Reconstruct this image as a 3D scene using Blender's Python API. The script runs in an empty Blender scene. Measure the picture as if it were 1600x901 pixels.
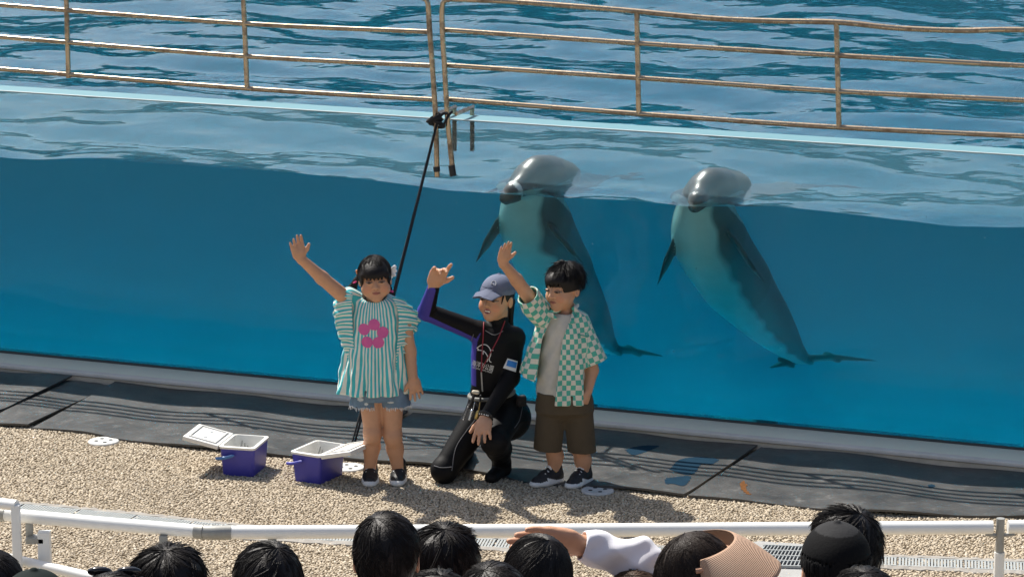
import bpy, bmesh, math, random
import numpy as np
from mathutils import Vector, Matrix
from mathutils.bvhtree import BVHTree
random.seed(7); RNG = np.random.default_rng(7)
S = bpy.context.scene
COL = S.collection

# ---------------------------------------------------------------- camera
FOC, PITCH, CAMZ = 5000.0, math.radians(12.5), 4.41          # focal length in photo pixels (photo 1600 wide)
cam = bpy.data.cameras.new('camera'); camo = bpy.data.objects.new('camera', cam); COL.objects.link(camo)
cam.sensor_width = 36.0; cam.lens = 36.0 * FOC / 1600.0
cam.clip_start = 0.1; cam.clip_end = 2000
camo.location = (0, 0, CAMZ); camo.rotation_euler = (math.pi / 2 - PITCH, 0, 0)
S.camera = camo
# ---------------------------------------------------------------- sky, sun, exposure
SUN_EL, SUN_AZ = math.radians(53), math.radians(-40)          # azimuth clockwise from +Y: behind the pool, to the left
w = bpy.data.worlds.new('World'); S.world = w; w.use_nodes = True
nt = w.node_tree; nt.nodes.clear()
sky = nt.nodes.new('ShaderNodeTexSky'); sky.sky_type = 'NISHITA'; sky.sun_disc = False
sky.sun_elevation = SUN_EL; sky.sun_rotation = SUN_AZ; sky.air_density = 1.0; sky.dust_density = 3.0; sky.ozone_density = 1.0
bg = nt.nodes.new('ShaderNodeBackground'); bg.inputs[1].default_value = 0.09
wo = nt.nodes.new('ShaderNodeOutputWorld')
nt.links.new(sky.outputs[0], bg.inputs[0]); nt.links.new(bg.outputs[0], wo.inputs[0])
sl = bpy.data.lights.new('sun', 'SUN'); sl.energy = 5.0; sl.angle = math.radians(0.55); sl.color = (1.0, 0.955, 0.88)
so = bpy.data.objects.new('sun', sl); COL.objects.link(so)
sdir = Vector((math.sin(SUN_AZ) * math.cos(SUN_EL), math.cos(SUN_AZ) * math.cos(SUN_EL), math.sin(SUN_EL)))
so.location = sdir * 60; so.rotation_euler = sdir.to_track_quat('Z', 'Y').to_euler()
S.view_settings.view_transform = 'Standard'; S.view_settings.look = 'None'
S.view_settings.gamma = 1.0; S.view_settings.use_curve_mapping = False; S.view_settings.exposure = 0.52
cy = S.cycles
cy.max_bounces = 12; cy.diffuse_bounces = 3; cy.glossy_bounces = 4; cy.transmission_bounces = 6
cy.volume_bounces = 2; cy.transparent_max_bounces = 12
cy.use_denoising = True; cy.sample_clamp_indirect = 6.0; cy.caustics_refractive = True; cy.caustics_reflective = False
cy.use_adaptive_sampling = True; cy.adaptive_threshold = 0.01

# ---------------------------------------------------------------- picture <-> place
CF, SF = math.cos(PITCH), math.sin(PITCH)
def ray(px, py):
    a, b = (px - 800.0) / FOC, (450.5 - py) / FOC
    return np.array([a, CF + b * SF, -SF + b * CF])
def at(px, py, Y):                                            # point on the upright plane at distance Y
    d = ray(px, py); k = Y / d[1]
    return np.array([d[0] * k, Y, CAMZ + d[2] * k])
def ground(px, py, z=0.0):
    d = ray(px, py); k = (z - CAMZ) / d[2]
    return np.array([d[0] * k, d[1] * k, z])
# the tank front: s runs along it (to the right), d runs back into the pool, from the kerb's front face
_a, _b = ground(0, 586), ground(1600, 743)
WT = (_b - _a)[:2]; WT = WT / np.linalg.norm(WT); WN = np.array([-WT[1], WT[0]])
if WN[1] < 0: WN = -WN
W0 = _a[:2] + WT * ((0 - _a[0]) / WT[0])
def W(s, d, z=0.0):
    p = W0 + WT * s + WN * d
    return np.array([p[0], p[1], z])
def sd(p):                                                    # place -> (s, d)
    q = np.asarray(p)[:2] - W0
    return float(q @ WT), float(q @ WN)
def onwall(px, py, d):                                        # point where the pixel's ray meets the plane at depth d
    r = ray(px, py); k = (d + W0 @ WN) / (r[:2] @ WN)
    return np.array([r[0] * k, r[1] * k, CAMZ + r[2] * k])

# ---------------------------------------------------------------- materials
def nodes_of(m):
    m.use_nodes = True
    n = m.node_tree; n.nodes.clear()
    return n
class NT:                                                     # small helper to write node graphs
    def __init__(s, m): s.t = nodes_of(m)
    def n(s, typ, ins=None, **kw):
        x = s.t.nodes.new(typ)
        for k, v in kw.items(): setattr(x, k, v)
        for k, v in (ins or {}).items():
            i = x.inputs[k]
            if isinstance(v, bpy.types.NodeSocket): s.t.links.new(v, i)
            elif isinstance(v, tuple) and len(v) == 3 and i.type == 'RGBA': i.default_value = (*v, 1)
            else: i.default_value = v
        return x
    def l(s, a, b): s.t.links.new(a, b)
    def math(s, op, a, b=0.0, c=0.0):
        return s.n('ShaderNodeMath', {0: a, 1: b, 2: c}, operation=op).outputs[0]
    def mix(s, f, a, b, mode='MIX'):
        x = s.n('ShaderNodeMix', data_type='RGBA', blend_type=mode)
        for k, v in ((0, f), (6, a), (7, b)):
            i = x.inputs[k]
            if isinstance(v, bpy.types.NodeSocket): s.l(v, i)
            elif isinstance(v, tuple): i.default_value = (*v[:3], 1)
            else: i.default_value = v
        return x.outputs[2]
    def noise(s, scale, detail=3, rough=.55, co=None, dist=0.0):
        x = s.n('ShaderNodeTexNoise', {'Scale': scale, 'Detail': detail, 'Roughness': rough, 'Distortion': dist})
        if co is not None: s.l(co, x.inputs['Vector'])
        return x.outputs['Fac']
    def obj(s): return s.n('ShaderNodeTexCoord').outputs['Object']
    def ramp(s, f, stops):
        x = s.n('ShaderNodeValToRGB', {0: f}); e = x.color_ramp.elements
        while len(e) < len(stops): e.new(0.5)
        for q, (p, c) in zip(e, stops): q.position = p; q.color = (*c, 1) if len(c) == 3 else c
        return x.outputs[0]
    def bump(s, h, strength=.3, dist=.01):
        return s.n('ShaderNodeBump', {'Strength': strength, 'Distance': dist, 'Height': h}).outputs[0]
    def out(s, surf, vol=None):
        o = s.n('ShaderNodeOutputMaterial')
        if surf is not None: s.l(surf, o.inputs[0])
        if vol is not None: s.l(vol, o.inputs[1])
MATS = {}
def M(name, col=(.5, .5, .5), rough=.6, metal=0.0, var=.12, scale=12, bump=0.0, bscale=120, bdist=.004, attr=False, sheen=0.0,
      sss=0.0, spec=.5, coat=0.0, trans=0.0):
    if name in MATS: return MATS[name]
    m = bpy.data.materials.new(name); MATS[name] = m; t = NT(m)
    co = t.obj()
    f = t.noise(scale, 4, .6, co)
    if attr: base = t.n('ShaderNodeAttribute', attribute_name='Col').outputs['Color']
    else:
        base = t.n('ShaderNodeRGB').outputs[0]; base.default_value = (*col, 1)
    v = t.math('MULTIPLY_ADD', t.math('SUBTRACT', f, .5), 2 * var, 1.0)
    c = t.mix(1.0, base, t.n('ShaderNodeCombineColor', {0: v, 1: v, 2: v}).outputs[0], 'MULTIPLY')
    b = t.n('ShaderNodeBsdfPrincipled', {'Base Color': c, 'Roughness': rough, 'Metallic': metal, 'Specular IOR Level': spec,
            'Sheen Weight': sheen, 'Coat Weight': coat})
    if sss: b.inputs['Subsurface Weight'].default_value = sss; b.inputs['Subsurface Radius'].default_value = (1, .35, .2); b.inputs['Subsurface Scale'].default_value = .006
    if bump: t.l(t.bump(t.noise(bscale, 3, .6, co), bump, bdist), b.inputs['Normal'])
    t.out(b.outputs[0])
    return m

# ---------------------------------------------------------------- object helpers
def mk(name, V, F, mat=None, parent=None, smooth=True, attrs=None, col=None):
    me = bpy.data.meshes.new(name)
    V = np.asarray(V, dtype=np.float32)
    if isinstance(F, np.ndarray):
        n, k = F.shape
        me.vertices.add(len(V)); me.vertices.foreach_set('co', V.ravel())
        me.loops.add(n * k); me.loops.foreach_set('vertex_index', F.astype(np.int32).ravel())
        me.polygons.add(n); me.polygons.foreach_set('loop_start', np.arange(0, n * k, k, dtype=np.int32))
        me.update(calc_edges=True)
    else:
        me.from_pydata([tuple(map(float, v)) for v in V], [], F)
    me.polygons.foreach_set('use_smooth', np.full(len(me.polygons), smooth))
    if col is not None:
        a = me.color_attributes.new('Col', 'FLOAT_COLOR', 'POINT')
        c4 = np.ones((len(V), 4), np.float32); c4[:, :3] = col
        a.data.foreach_set('color', c4.ravel())
    for k, v in (attrs or {}).items():
        a = me.attributes.new(k, 'FLOAT', 'POINT'); a.data.foreach_set('value', np.asarray(v, np.float32))
    me.validate(); me.update()
    o = bpy.data.objects.new(name, me); COL.objects.link(o)
    if mat is not None:
        for q in (mat if isinstance(mat, (list, tuple)) else [mat]): me.materials.append(q)
    if parent is not None: o.parent = parent; o.matrix_parent_inverse = Matrix.Translation(parent.location).inverted() if parent.type == 'EMPTY' else Matrix()
    return o
def empty(name, loc, label=None, cat=None, group=None):
    o = bpy.data.objects.new(name, None); COL.objects.link(o); o.location = tuple(map(float, loc)); o.empty_display_size = .1
    if label: tag(o, label, cat, group)
    return o
def tag(o, label=None, cat=None, group=None, kind=None):
    if label: o['label'] = label
    if cat: o['category'] = cat
    if group: o['group'] = group
    if kind: o['kind'] = kind
    return o
class MB:                                                     # collects simple solids into ONE mesh
    def __init__(s): s.V = []; s.F = []
    def add(s, V, F):
        k = len(s.V); s.V += [tuple(map(float, v)) for v in V]; s.F += [tuple(i + k for i in f) for f in F]; return s
    def hexa(s, b, t):                                        # bottom quad, top quad (same winding, ccw from above)
        return s.add(list(b) + list(t), [(3, 2, 1, 0), (4, 5, 6, 7), (0, 1, 5, 4), (1, 2, 6, 5), (2, 3, 7, 6), (3, 0, 4, 7)])
    def box(s, lo, hi):
        (a, b, c), (d, e, f) = lo, hi
        return s.hexa([(a, b, c), (d, b, c), (d, e, c), (a, e, c)], [(a, b, f), (d, b, f), (d, e, f), (a, e, f)])
    def wbox(s, s0, s1, d0, d1, z0, z1):                      # box in tank coordinates
        q = [(s0, d0), (s1, d0), (s1, d1), (s0, d1)]
        return s.hexa([W(x, y, z0) for x, y in q], [W(x, y, z1) for x, y in q])
    def tube(s, pts, r, n=10):
        P = [np.asarray(p, float) for p in pts]; R = r if isinstance(r, (list, tuple, np.ndarray)) else [r] * len(P)
        k = len(s.V); up = None
        for i, p in enumerate(P):
            t = (P[min(i + 1, len(P) - 1)] - P[max(i - 1, 0)]); t = t / (np.linalg.norm(t) + 1e-12)
            if up is None: up = np.array([0, 0, 1.0]) if abs(t[2]) < .9 else np.array([1.0, 0, 0])
            a = np.cross(t, up); a /= np.linalg.norm(a); b = np.cross(a, t); up = b
            for j in range(n):
                w_ = 2 * math.pi * j / n
                s.V.append(tuple(p + R[i] * (a * math.cos(w_) + b * math.sin(w_))))
        for i in range(len(P) - 1):
            for j in range(n):
                j2 = (j + 1) % n
                s.F.append((k + i * n + j, k + i * n + j2, k + (i + 1) * n + j2, k + (i + 1) * n + j))
        s.F.append(tuple(k + j for j in range(n))[::-1]); s.F.append(tuple(k + (len(P) - 1) * n + j for j in range(n)))
        return s
    def lathe(s, c, prof, n=24, M3=None):                     # profile of (r, z)
        k = len(s.V); M3 = np.eye(3) if M3 is None else M3; c = np.asarray(c, float)
        for r, z in prof:
            for j in range(n):
                w_ = 2 * math.pi * j / n
                s.V.append(tuple(c + M3 @ np.array([r * math.cos(w_), r * math.sin(w_), z])))
        for i in range(len(prof) - 1):
            for j in range(n):
                j2 = (j + 1) % n
                s.F.append((k + i * n + j, k + i * n + j2, k + (i + 1) * n + j2, k + (i + 1) * n + j))
        s.F.append(tuple(k + j for j in range(n))[::-1]); s.F.append(tuple(k + (len(prof) - 1) * n + j for j in range(n)))
        return s
    def build(s, name, mat, parent=None, smooth=False, bevel=0.0, auto=None):
        o = mk(name, s.V, s.F, mat, parent, smooth)
        if bevel:
            bm = bmesh.new(); bm.from_mesh(o.data)
            bmesh.ops.bevel(bm, geom=[e for e in bm.edges if e.is_manifold and e.calc_face_angle(0) > .6], offset=bevel, segments=2, profile=.6, affect='EDGES')
            bm.to_mesh(o.data); bm.free()
        if smooth or bevel:
            me = o.data; me.polygons.foreach_set('use_smooth', np.full(len(me.polygons), True))
            me.set_sharp_from_angle(angle=auto or .7)
        return o
def smooth_path(pts, m=6):                                    # Catmull-Rom through the points
    P = [np.asarray(p, float) for p in pts]; P = [2 * P[0] - P[1]] + P + [2 * P[-1] - P[-2]]; out = []
    for i in range(1, len(P) - 2):
        a, b, c, d = P[i - 1:i + 3]
        for j in range(m):
            t = j / m
            out.append(.5 * (2 * b + (c - a) * t + (2 * a - 5 * b + 4 * c - d) * t * t + (3 * b - a - 3 * c + d) * t ** 3))
    out.append(P[-2]); return out
def vnoise(P, seed=0, n=24, lo=1.0, hi=4.0):                  # smooth pseudo-noise of points, about -1..1
    r = np.random.default_rng(seed); P = np.asarray(P, np.float32); out = np.zeros(P.shape[:-1], np.float32)
    for _ in range(n):
        k = r.normal(size=P.shape[-1]); k *= r.uniform(lo, hi) * 2 * math.pi / np.linalg.norm(k)
        out += np.sin(P @ k.astype(np.float32) + r.uniform(0, 6.28))
    return out / math.sqrt(n / 2) / 1.6
# ================================================================= SETTING
KERB_H, GL0, GL1 = .062, .265, .435                              # kerb height, front and back face of the acrylic
ZTOP = float(onwall(800, 193, GL0)[2]); ZWAT = float(onwall(800, 297, GL1)[2])
# ---- materials of the setting
def mat_ground():
    m = bpy.data.materials.new('gravel bed'); t = NT(m); co = t.obj()
    v = t.n('ShaderNodeTexVoronoi', {'Scale': 70.0, 'Vector': co}); f = t.noise(1.3, 5, .6, co)
    c = t.ramp(v.outputs['Color'], [(0, (.24, .185, .115)), (.5, (.38, .31, .21)), (1, (.50, .43, .32))])
    c = t.mix(t.math('MULTIPLY', f, .35), c, (.25, .2, .14))
    b = t.n('ShaderNodeBsdfPrincipled', {'Base Color': c, 'Roughness': .85})
    t.l(t.bump(t.math('SUBTRACT', 1.0, v.outputs['Distance']), .9, .012), b.inputs['Normal']); t.out(b.outputs[0]); return m
def mat_pebble():
    m = bpy.data.materials.new('washed pebbles'); t = NT(m); co = t.obj()
    k = t.n('ShaderNodeAttribute', attribute_name='tint').outputs['Fac']
    c = t.ramp(k, [(0, (.20, .155, .105)), (.2, (.33, .265, .18)), (.55, (.50, .415, .295)), (.85, (.61, .525, .40)), (1, (.71, .645, .535))])
    c = t.mix(t.math('MULTIPLY', t.ramp(t.noise(.9, 5, .65, co), [(.35, (0, 0, 0)), (.7, (1, 1, 1))]), .38), c, (.30, .24, .165))
    b = t.n('ShaderNodeBsdfPrincipled', {'Base Color': c, 'Roughness': .75}); t.out(b.outputs[0]); return m
def mat_concrete(name, col, stain=(.16, .15, .13), sc=6):
    m = bpy.data.materials.new(name); t = NT(m); co = t.obj()
    f = t.noise(sc, 6, .65, co); g = t.noise(160, 3, .6, co); h = t.noise(1.7, 3, .5, co)
    c = t.mix(t.ramp(f, [(.45, (0, 0, 0)), (.75, (.55, .55, .55))]), col, stain)
    c = t.mix(t.math('MULTIPLY', g, .3), c, tuple(x * .55 for x in col))
    c = t.mix(t.math('MULTIPLY', h, .25), c, tuple(min(1, x * 1.5) for x in col))
    b = t.n('ShaderNodeBsdfPrincipled', {'Base Color': c, 'Roughness': .85})
    t.l(t.bump(g, .4, .004), b.inputs['Normal']); t.out(b.outputs[0]); return m
def mat_water():
    m = bpy.data.materials.new('pool water'); t = NT(m)
    g = t.n('ShaderNodeNewGeometry'); nz = t.n('ShaderNodeSeparateXYZ', {0: g.outputs['True Normal']}).outputs[2]
    top = t.math('GREATER_THAN', t.math('ABSOLUTE', nz), .35)
    co = g.outputs['Position']
    b1 = t.bump(t.noise(5.0, 2, .5, co), .15, .05)
    fr = t.n('ShaderNodeFresnel', {'IOR': 1.33, 'Normal': b1}).outputs[0]
    clear = t.n('ShaderNodeBsdfTransparent', {'Color': (1, 1, 1)}).outputs[0]
    refr = t.n('ShaderNodeBsdfRefraction', {'Color': (1, 1, 1), 'Roughness': .0, 'IOR': 1.33, 'Normal': b1}).outputs[0]
    glos = t.n('ShaderNodeBsdfGlossy', {'Color': (1, 1, 1), 'Roughness': .008, 'Normal': b1}).outputs[0]
    body = t.n('ShaderNodeMixShader', {0: .62, 1: clear, 2: refr}).outputs[0]
    surf = t.n('ShaderNodeMixShader', {0: fr, 1: body, 2: glos}).outputs[0]
    frs = t.n('ShaderNodeFresnel', {'IOR': 1.33}).outputs[0]                  # the upright face turns steep light back, as water does
    wall_ = t.n('ShaderNodeMixShader', {0: t.math('GREATER_THAN', frs, .6), 1: clear, 2: t.n('ShaderNodeBsdfGlossy', {'Color': (1, 1, 1), 'Roughness': .0}).outputs[0]}).outputs[0]
    surf = t.n('ShaderNodeMixShader', {0: top, 1: wall_, 2: surf}).outputs[0]
    va = t.n('ShaderNodeVolumeAbsorption', {'Color': (.0, .845, .885), 'Density': 1.5}).outputs[0]
    vs = t.n('ShaderNodeVolumeScatter', {'Color': (.3, .85, 1.0), 'Density': .045, 'Anisotropy': .1}).outputs[0]
    t.out(surf, t.n('ShaderNodeAddShader', {0: va, 1: vs}).outputs[0]); return m
def mat_acrylic():
    m = bpy.data.materials.new('acrylic'); t = NT(m); co = t.obj()
    fr = t.n('ShaderNodeFresnel', {'IOR': 1.17}).outputs[0]
    clear = t.n('ShaderNodeBsdfTransparent', {'Color': (.95, .985, .985)}).outputs[0]
    glos = t.n('ShaderNodeBsdfGlossy', {'Color': (1, 1, 1), 'Roughness': .02}).outputs[0]
    haze = t.n('ShaderNodeBsdfDiffuse', {'Color': (.55, .88, .97)}).outputs[0]
    hz2 = t.n('ShaderNodeBsdfTranslucent', {'Color': (.55, .88, .97)}).outputs[0]
    hz = t.n('ShaderNodeMixShader', {0: .5, 1: haze, 2: hz2}).outputs[0]
    # fine scratches and dried drips in the acrylic
    mp = t.n('ShaderNodeMapping', {'Vector': co, 'Scale': (2.2, 2.2, .22), 'Rotation': (0, .35, 0)}).outputs[0]
    scr = t.ramp(t.noise(9, 4, .6, mp), [(.62, (0, 0, 0)), (.78, (1, 1, 1))])
    vo = t.n('ShaderNodeTexVoronoi', {'Scale': 7.0, 'Vector': co, 'Randomness': 1.0})
    dots = t.math('MULTIPLY', t.math('LESS_THAN', vo.outputs['Distance'], t.math('MULTIPLY', t.n('ShaderNodeSeparateColor', {0: vo.outputs['Color']}).outputs[0], .035)), .30)
    film = t.math('MULTIPLY', t.math('GREATER_THAN', t.n('ShaderNodeSeparateXYZ', {0: co}).outputs[2], ZWAT + .045), .11)   # salt film above the waterline, its cyan haze also painting in brightness
    amt = t.math('ADD', t.math('ADD', t.math('MULTIPLY_ADD', scr, .022, .003), film), dots)
    a = t.n('ShaderNodeMixShader', {0: amt, 1: clear, 2: hz}).outputs[0]
    t.out(t.n('ShaderNodeMixShader', {0: fr, 1: a, 2: glos}).outputs[0]); return m
def mat_rubber():
    m = bpy.data.materials.new('black rubber matting'); t = NT(m); co = t.obj()
    f = t.noise(3.0, 6, .65, co); g = t.noise(90, 4, .6, co); d = t.noise(14, 5, .7, co)
    c = t.mix(t.ramp(f, [(.35, (0, 0, 0)), (.75, (1, 1, 1))]), (.026, .026, .026), (.082, .080, .077))
    c = t.mix(t.ramp(d, [(.58, (0, 0, 0)), (.72, (.5, .5, .5))]), c, (.17, .165, .155))
    b = t.n('ShaderNodeBsdfPrincipled', {'Base Color': c, 'Roughness': t.math('MULTIPLY_ADD', d, .35, .3)})
    t.l(t.bump(g, .35, .004), b.inputs['Normal']); t.out(b.outputs[0]); return m
def mat_steel():
    m = bpy.data.materials.new('rust stained steel'); t = NT(m); co = t.obj()
    f = t.noise(7, 6, .7, co); g = t.noise(40, 4, .65, co)
    k = t.ramp(t.math('ADD', t.math('MULTIPLY', f, .75), t.math('MULTIPLY', g, .25)), [(.46, (0, 0, 0)), (.62, (1, 1, 1))])
    nz = t.n('ShaderNodeSeparateXYZ', {0: t.n('ShaderNodeNewGeometry').outputs['Normal']}).outputs[2]
    k2 = t.math('MULTIPLY', k, .8)
    c = t.mix(k2, (.42, .345, .25), (.11, .058, .025))
    b = t.n('ShaderNodeBsdfPrincipled', {'Base Color': c, 'Roughness': t.math('MULTIPLY_ADD', k2, .3, .22), 'Metallic': t.math('MULTIPLY_ADD', k2, -.75, .9)})
    t.l(t.bump(g, .25, .002), b.inputs['Normal']); t.out(b.outputs[0]); return m
MG, MP, MWAT, MACR, MRUB, MSTEEL = mat_ground(), mat_pebble(), mat_water(), mat_acrylic(), mat_rubber(), mat_steel()
MKERB = mat_concrete('kerb concrete', (.66, .57, .44)); MLEDGE = mat_concrete('painted ledge', (.82, .82, .66), (.68, .70, .56), 3)
MPOOL = M('pool paint', (.46, .82, .92), .7, var=.15, scale=1.5)
MALU = M('white painted aluminium', (.80, .80, .77), .35, var=.06, scale=30)
MGREY = M('grey cast clamp', (.30, .30, .28), .5, metal=.3, var=.2, scale=60)
MBLACK = M('black plastic', (.012, .012, .013), .5, var=.2, scale=40)
MEDGE = M('frosted acrylic edge', (.13, .28, .32), .4, var=.08, scale=8)

# ---- ground and pebbles
def sheet(name, quad, z, mat, kind='structure'):
    return tag(mk(name, [(x, y, z) for x, y in quad], [(0, 1, 2, 3)], mat, None, False), kind=kind)
_g = [W(-40, .05), W(40, .05)]
gnd = sheet('ground', [(-60, -25), (60, -25), (float(_g[1][0]), float(_g[1][1])), (float(_g[0][0]), float(_g[0][1]))], 0.0, MG)
# outer edge of the rubber matting, as (s, d) along the front
MAT_EDGE = [sd(ground(x, y)) for x, y in ((-260, 648), (-80, 662), (0, 669), (45, 671), (130, 679), (190, 691), (300, 704), (430, 716), (540, 722), (660, 731), (760, 744), (830, 757), (940, 766),
            (1065, 779), (1160, 786), (1240, 794), (1320, 804), (1400, 809), (1600, 812), (1800, 822), (2000, 836))]
ME_S, ME_D = np.array([a for a, b in MAT_EDGE]), np.array([b for a, b in MAT_EDGE])
def pebbles():
    st = .0148
    xs = np.arange(-3.7, 3.7, st); ys = np.arange(13.3, 17.9, st * .9)
    X, Y = np.meshgrid(xs, ys); X = X + (np.arange(len(ys)) % 2)[:, None] * st / 2
    X = X.ravel() + RNG.uniform(-.35, .35, X.size) * st; Y = Y.ravel() + RNG.uniform(-.35, .35, Y.size) * st
    keep = np.abs(X) < .163 * Y + .35
    q = np.stack([X, Y], 1) - W0; s_, d_ = q @ WT, q @ WN
    keep &= d_ < np.interp(s_, ME_S, ME_D) + .06
    X, Y = X[keep], Y[keep]; n = len(X)
    t = (1 + 5 ** .5) / 2
    v = np.array([(-1, t, 0), (1, t, 0), (-1, -t, 0), (1, -t, 0), (0, -1, t), (0, 1, t), (0, -1, -t), (0, 1, -t), (t, 0, -1), (t, 0, 1), (-t, 0, -1), (-t, 0, 1)]) / math.sqrt(1 + t * t)
    f = np.array([(0, 11, 5), (0, 5, 1), (0, 1, 7), (0, 7, 10), (0, 10, 11), (1, 5, 9), (5, 11, 4), (11, 10, 2), (10, 7, 6), (7, 1, 8), (3, 9, 4), (3, 4, 2), (3, 2, 6), (3, 6, 8), (3, 8, 9), (4, 9, 5), (2, 4, 11), (6, 2, 10), (8, 6, 7), (9, 8, 1)])
    a = RNG.uniform(0, 6.283, n); sc = RNG.uniform(.75, 1.25, n) * .0077
    sx, sy, sz = sc * RNG.uniform(1.0, 1.4, n), sc * RNG.uniform(.75, 1.0, n), sc * RNG.uniform(.6, .85, n)
    L = v[None] * np.stack([sx, sy, sz], 1)[:, None]; L = L + RNG.normal(0, .0006, L.shape)
    tl = RNG.normal(0, .25, n)
    Lz = L[..., 2] + L[..., 0] * tl[:, None]
    ca, sa = np.cos(a)[:, None], np.sin(a)[:, None]
    P = np.stack([L[..., 0] * ca - L[..., 1] * sa + X[:, None], L[..., 0] * sa + L[..., 1] * ca + Y[:, None], Lz + (.002 + RNG.uniform(0, .004, n))[:, None]], -1)
    F = (f[None] + (np.arange(n) * 12)[:, None, None]).reshape(-1, 3)
    tint = np.repeat(np.clip(RNG.beta(3.2, 2.6, n), 0, 1), 12)
    o = mk('gravel', P.reshape(-1, 3), F, MP, None, True, {'tint': tint})
    tag(o, 'small beige washed pebbles covering the poolside ground', 'gravel', kind='stuff')
pebbles()
# ---- kerb, ledge, pool basin
kb = MB(); kb.wbox(-14, 14, 0, GL0 - .004, -.3, KERB_H - .022); kb.build('kerb', MKERB, None, bevel=.006); tag(bpy.data.objects['kerb'], kind='structure')
lb = MB(); lb.wbox(-14, 14, .0475, GL0 - .004, KERB_H - .0195, KERB_H); _l = lb.build('ledge', MLEDGE, None, bevel=.004)
lb = MB(); lb.wbox(-14, 14, -.008, .0465, KERB_H - .0195, KERB_H + .001); tag(lb.build('kerb_lip', mat_concrete('kerb lip', (.80, .74, .66), (.5, .46, .40)), None, bevel=.005), kind='structure'); tag(_l, kind='structure')
_pb = MB()
D0, D1, S0, S1, ZB = GL0 - .02, 24.0, -13.0, 13.0, -1.4
_pb.wbox(S0 - .4, S1 + .4, D0 - .1, D1 + .4, ZB - .4, ZB)                # floor
_pb.wbox(S0 - .4, S1 + .4, D0, GL1 + .0015, ZB, KERB_H - .03)              # front wall below the window
_pb.wbox(S0 - .4, S0, GL1 + .252, D1 + .4, ZB, ZTOP + .15)
_pb.wbox(S1, S1 + .4, GL1 + .252, D1 + .4, ZB, ZTOP + .15)
_pb.wbox(S0, S1, D1, D1 + .4, ZB, ZTOP + .15)
tag(_pb.build('pool_basin', MPOOL), kind='structure')
_dk = MB(); _dk.wbox(-45, 45, D1 + .41, D1 + 60, -.5, ZTOP + .1)
tag(_dk.build('pool_deck', mat_concrete('deck concrete', (.35, .34, .31))), kind='structure')
# ---- acrylic window
aw = empty('acrylic_window', W(0, GL0, KERB_H), 'long clear acrylic window wall of the blue dolphin tank', 'tank window'); tag(aw, kind='thing')
_p = MB(); _p.wbox(-13.4, 13.4, GL0, GL1, KERB_H - .02, ZTOP - .004); _p.build('pane', MACR, aw)
_p = MB(); _p.wbox(-13.4, 13.4, GL0, GL1, ZTOP - .0035, ZTOP + .004); _p.build('top_edge', MEDGE, aw, bevel=.002)
_p = MB(); _p.wbox(-13.4, 13.4, GL0 - .014, GL0 - .001, KERB_H + .0005, KERB_H + .012); _p.build('sealant_bead', M('dark sealant', (.05, .055, .055), .6), aw)
MB().tube([W(-13.4, GL0 + .002, ZTOP + .002), W(13.4, GL0 + .002, ZTOP + .002)], .0030, 8).build('corner_highlight', M('acrylic corner highlight', (.75, .85, .86), .15, spec=.8), aw, smooth=True)  # pale tube paints in the bright bevel highlight along the front top edge
# ---- unseen building, added for its dark reflection in the water, and a wall
_sb = empty('added_building', W(-12, D1 + 6, ZTOP), 'unseen dark grey-green building added beyond the pool for its dark reflection', 'building')
MSB = mat_concrete('weathered grey-green cladding', (.13, .155, .145), (.07, .085, .08), .6)
_q = MB(); _q.wbox(-34, -3, D1 + 4, D1 + 12, ZTOP + .1, 4.6); _q.build('wall', MSB, _sb)
_q = MB(); _q.wbox(-35, -2.4, D1 + 3, D1 + 13, 4.603, 4.9); _q.build('roof', MSB, _sb)
for _i in range(8):
    _q = MB(); _q.wbox(-32 + _i * 3.6, -30.2 + _i * 3.6, D1 + 3.94, D1 + 3.997, 2.2, 4.0); _q.build('shutter', M('dark shutter', (.03, .035, .035), .5), _sb)
_q = MB(); _q.wbox(-2.3, 30, D1 + 8, D1 + 8.4, ZTOP + .1, 2.3); tag(_q.build('boundary_wall', mat_concrete('pale wall', (.4, .42, .4))), 'low pale boundary wall beyond the pool', 'wall')
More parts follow.
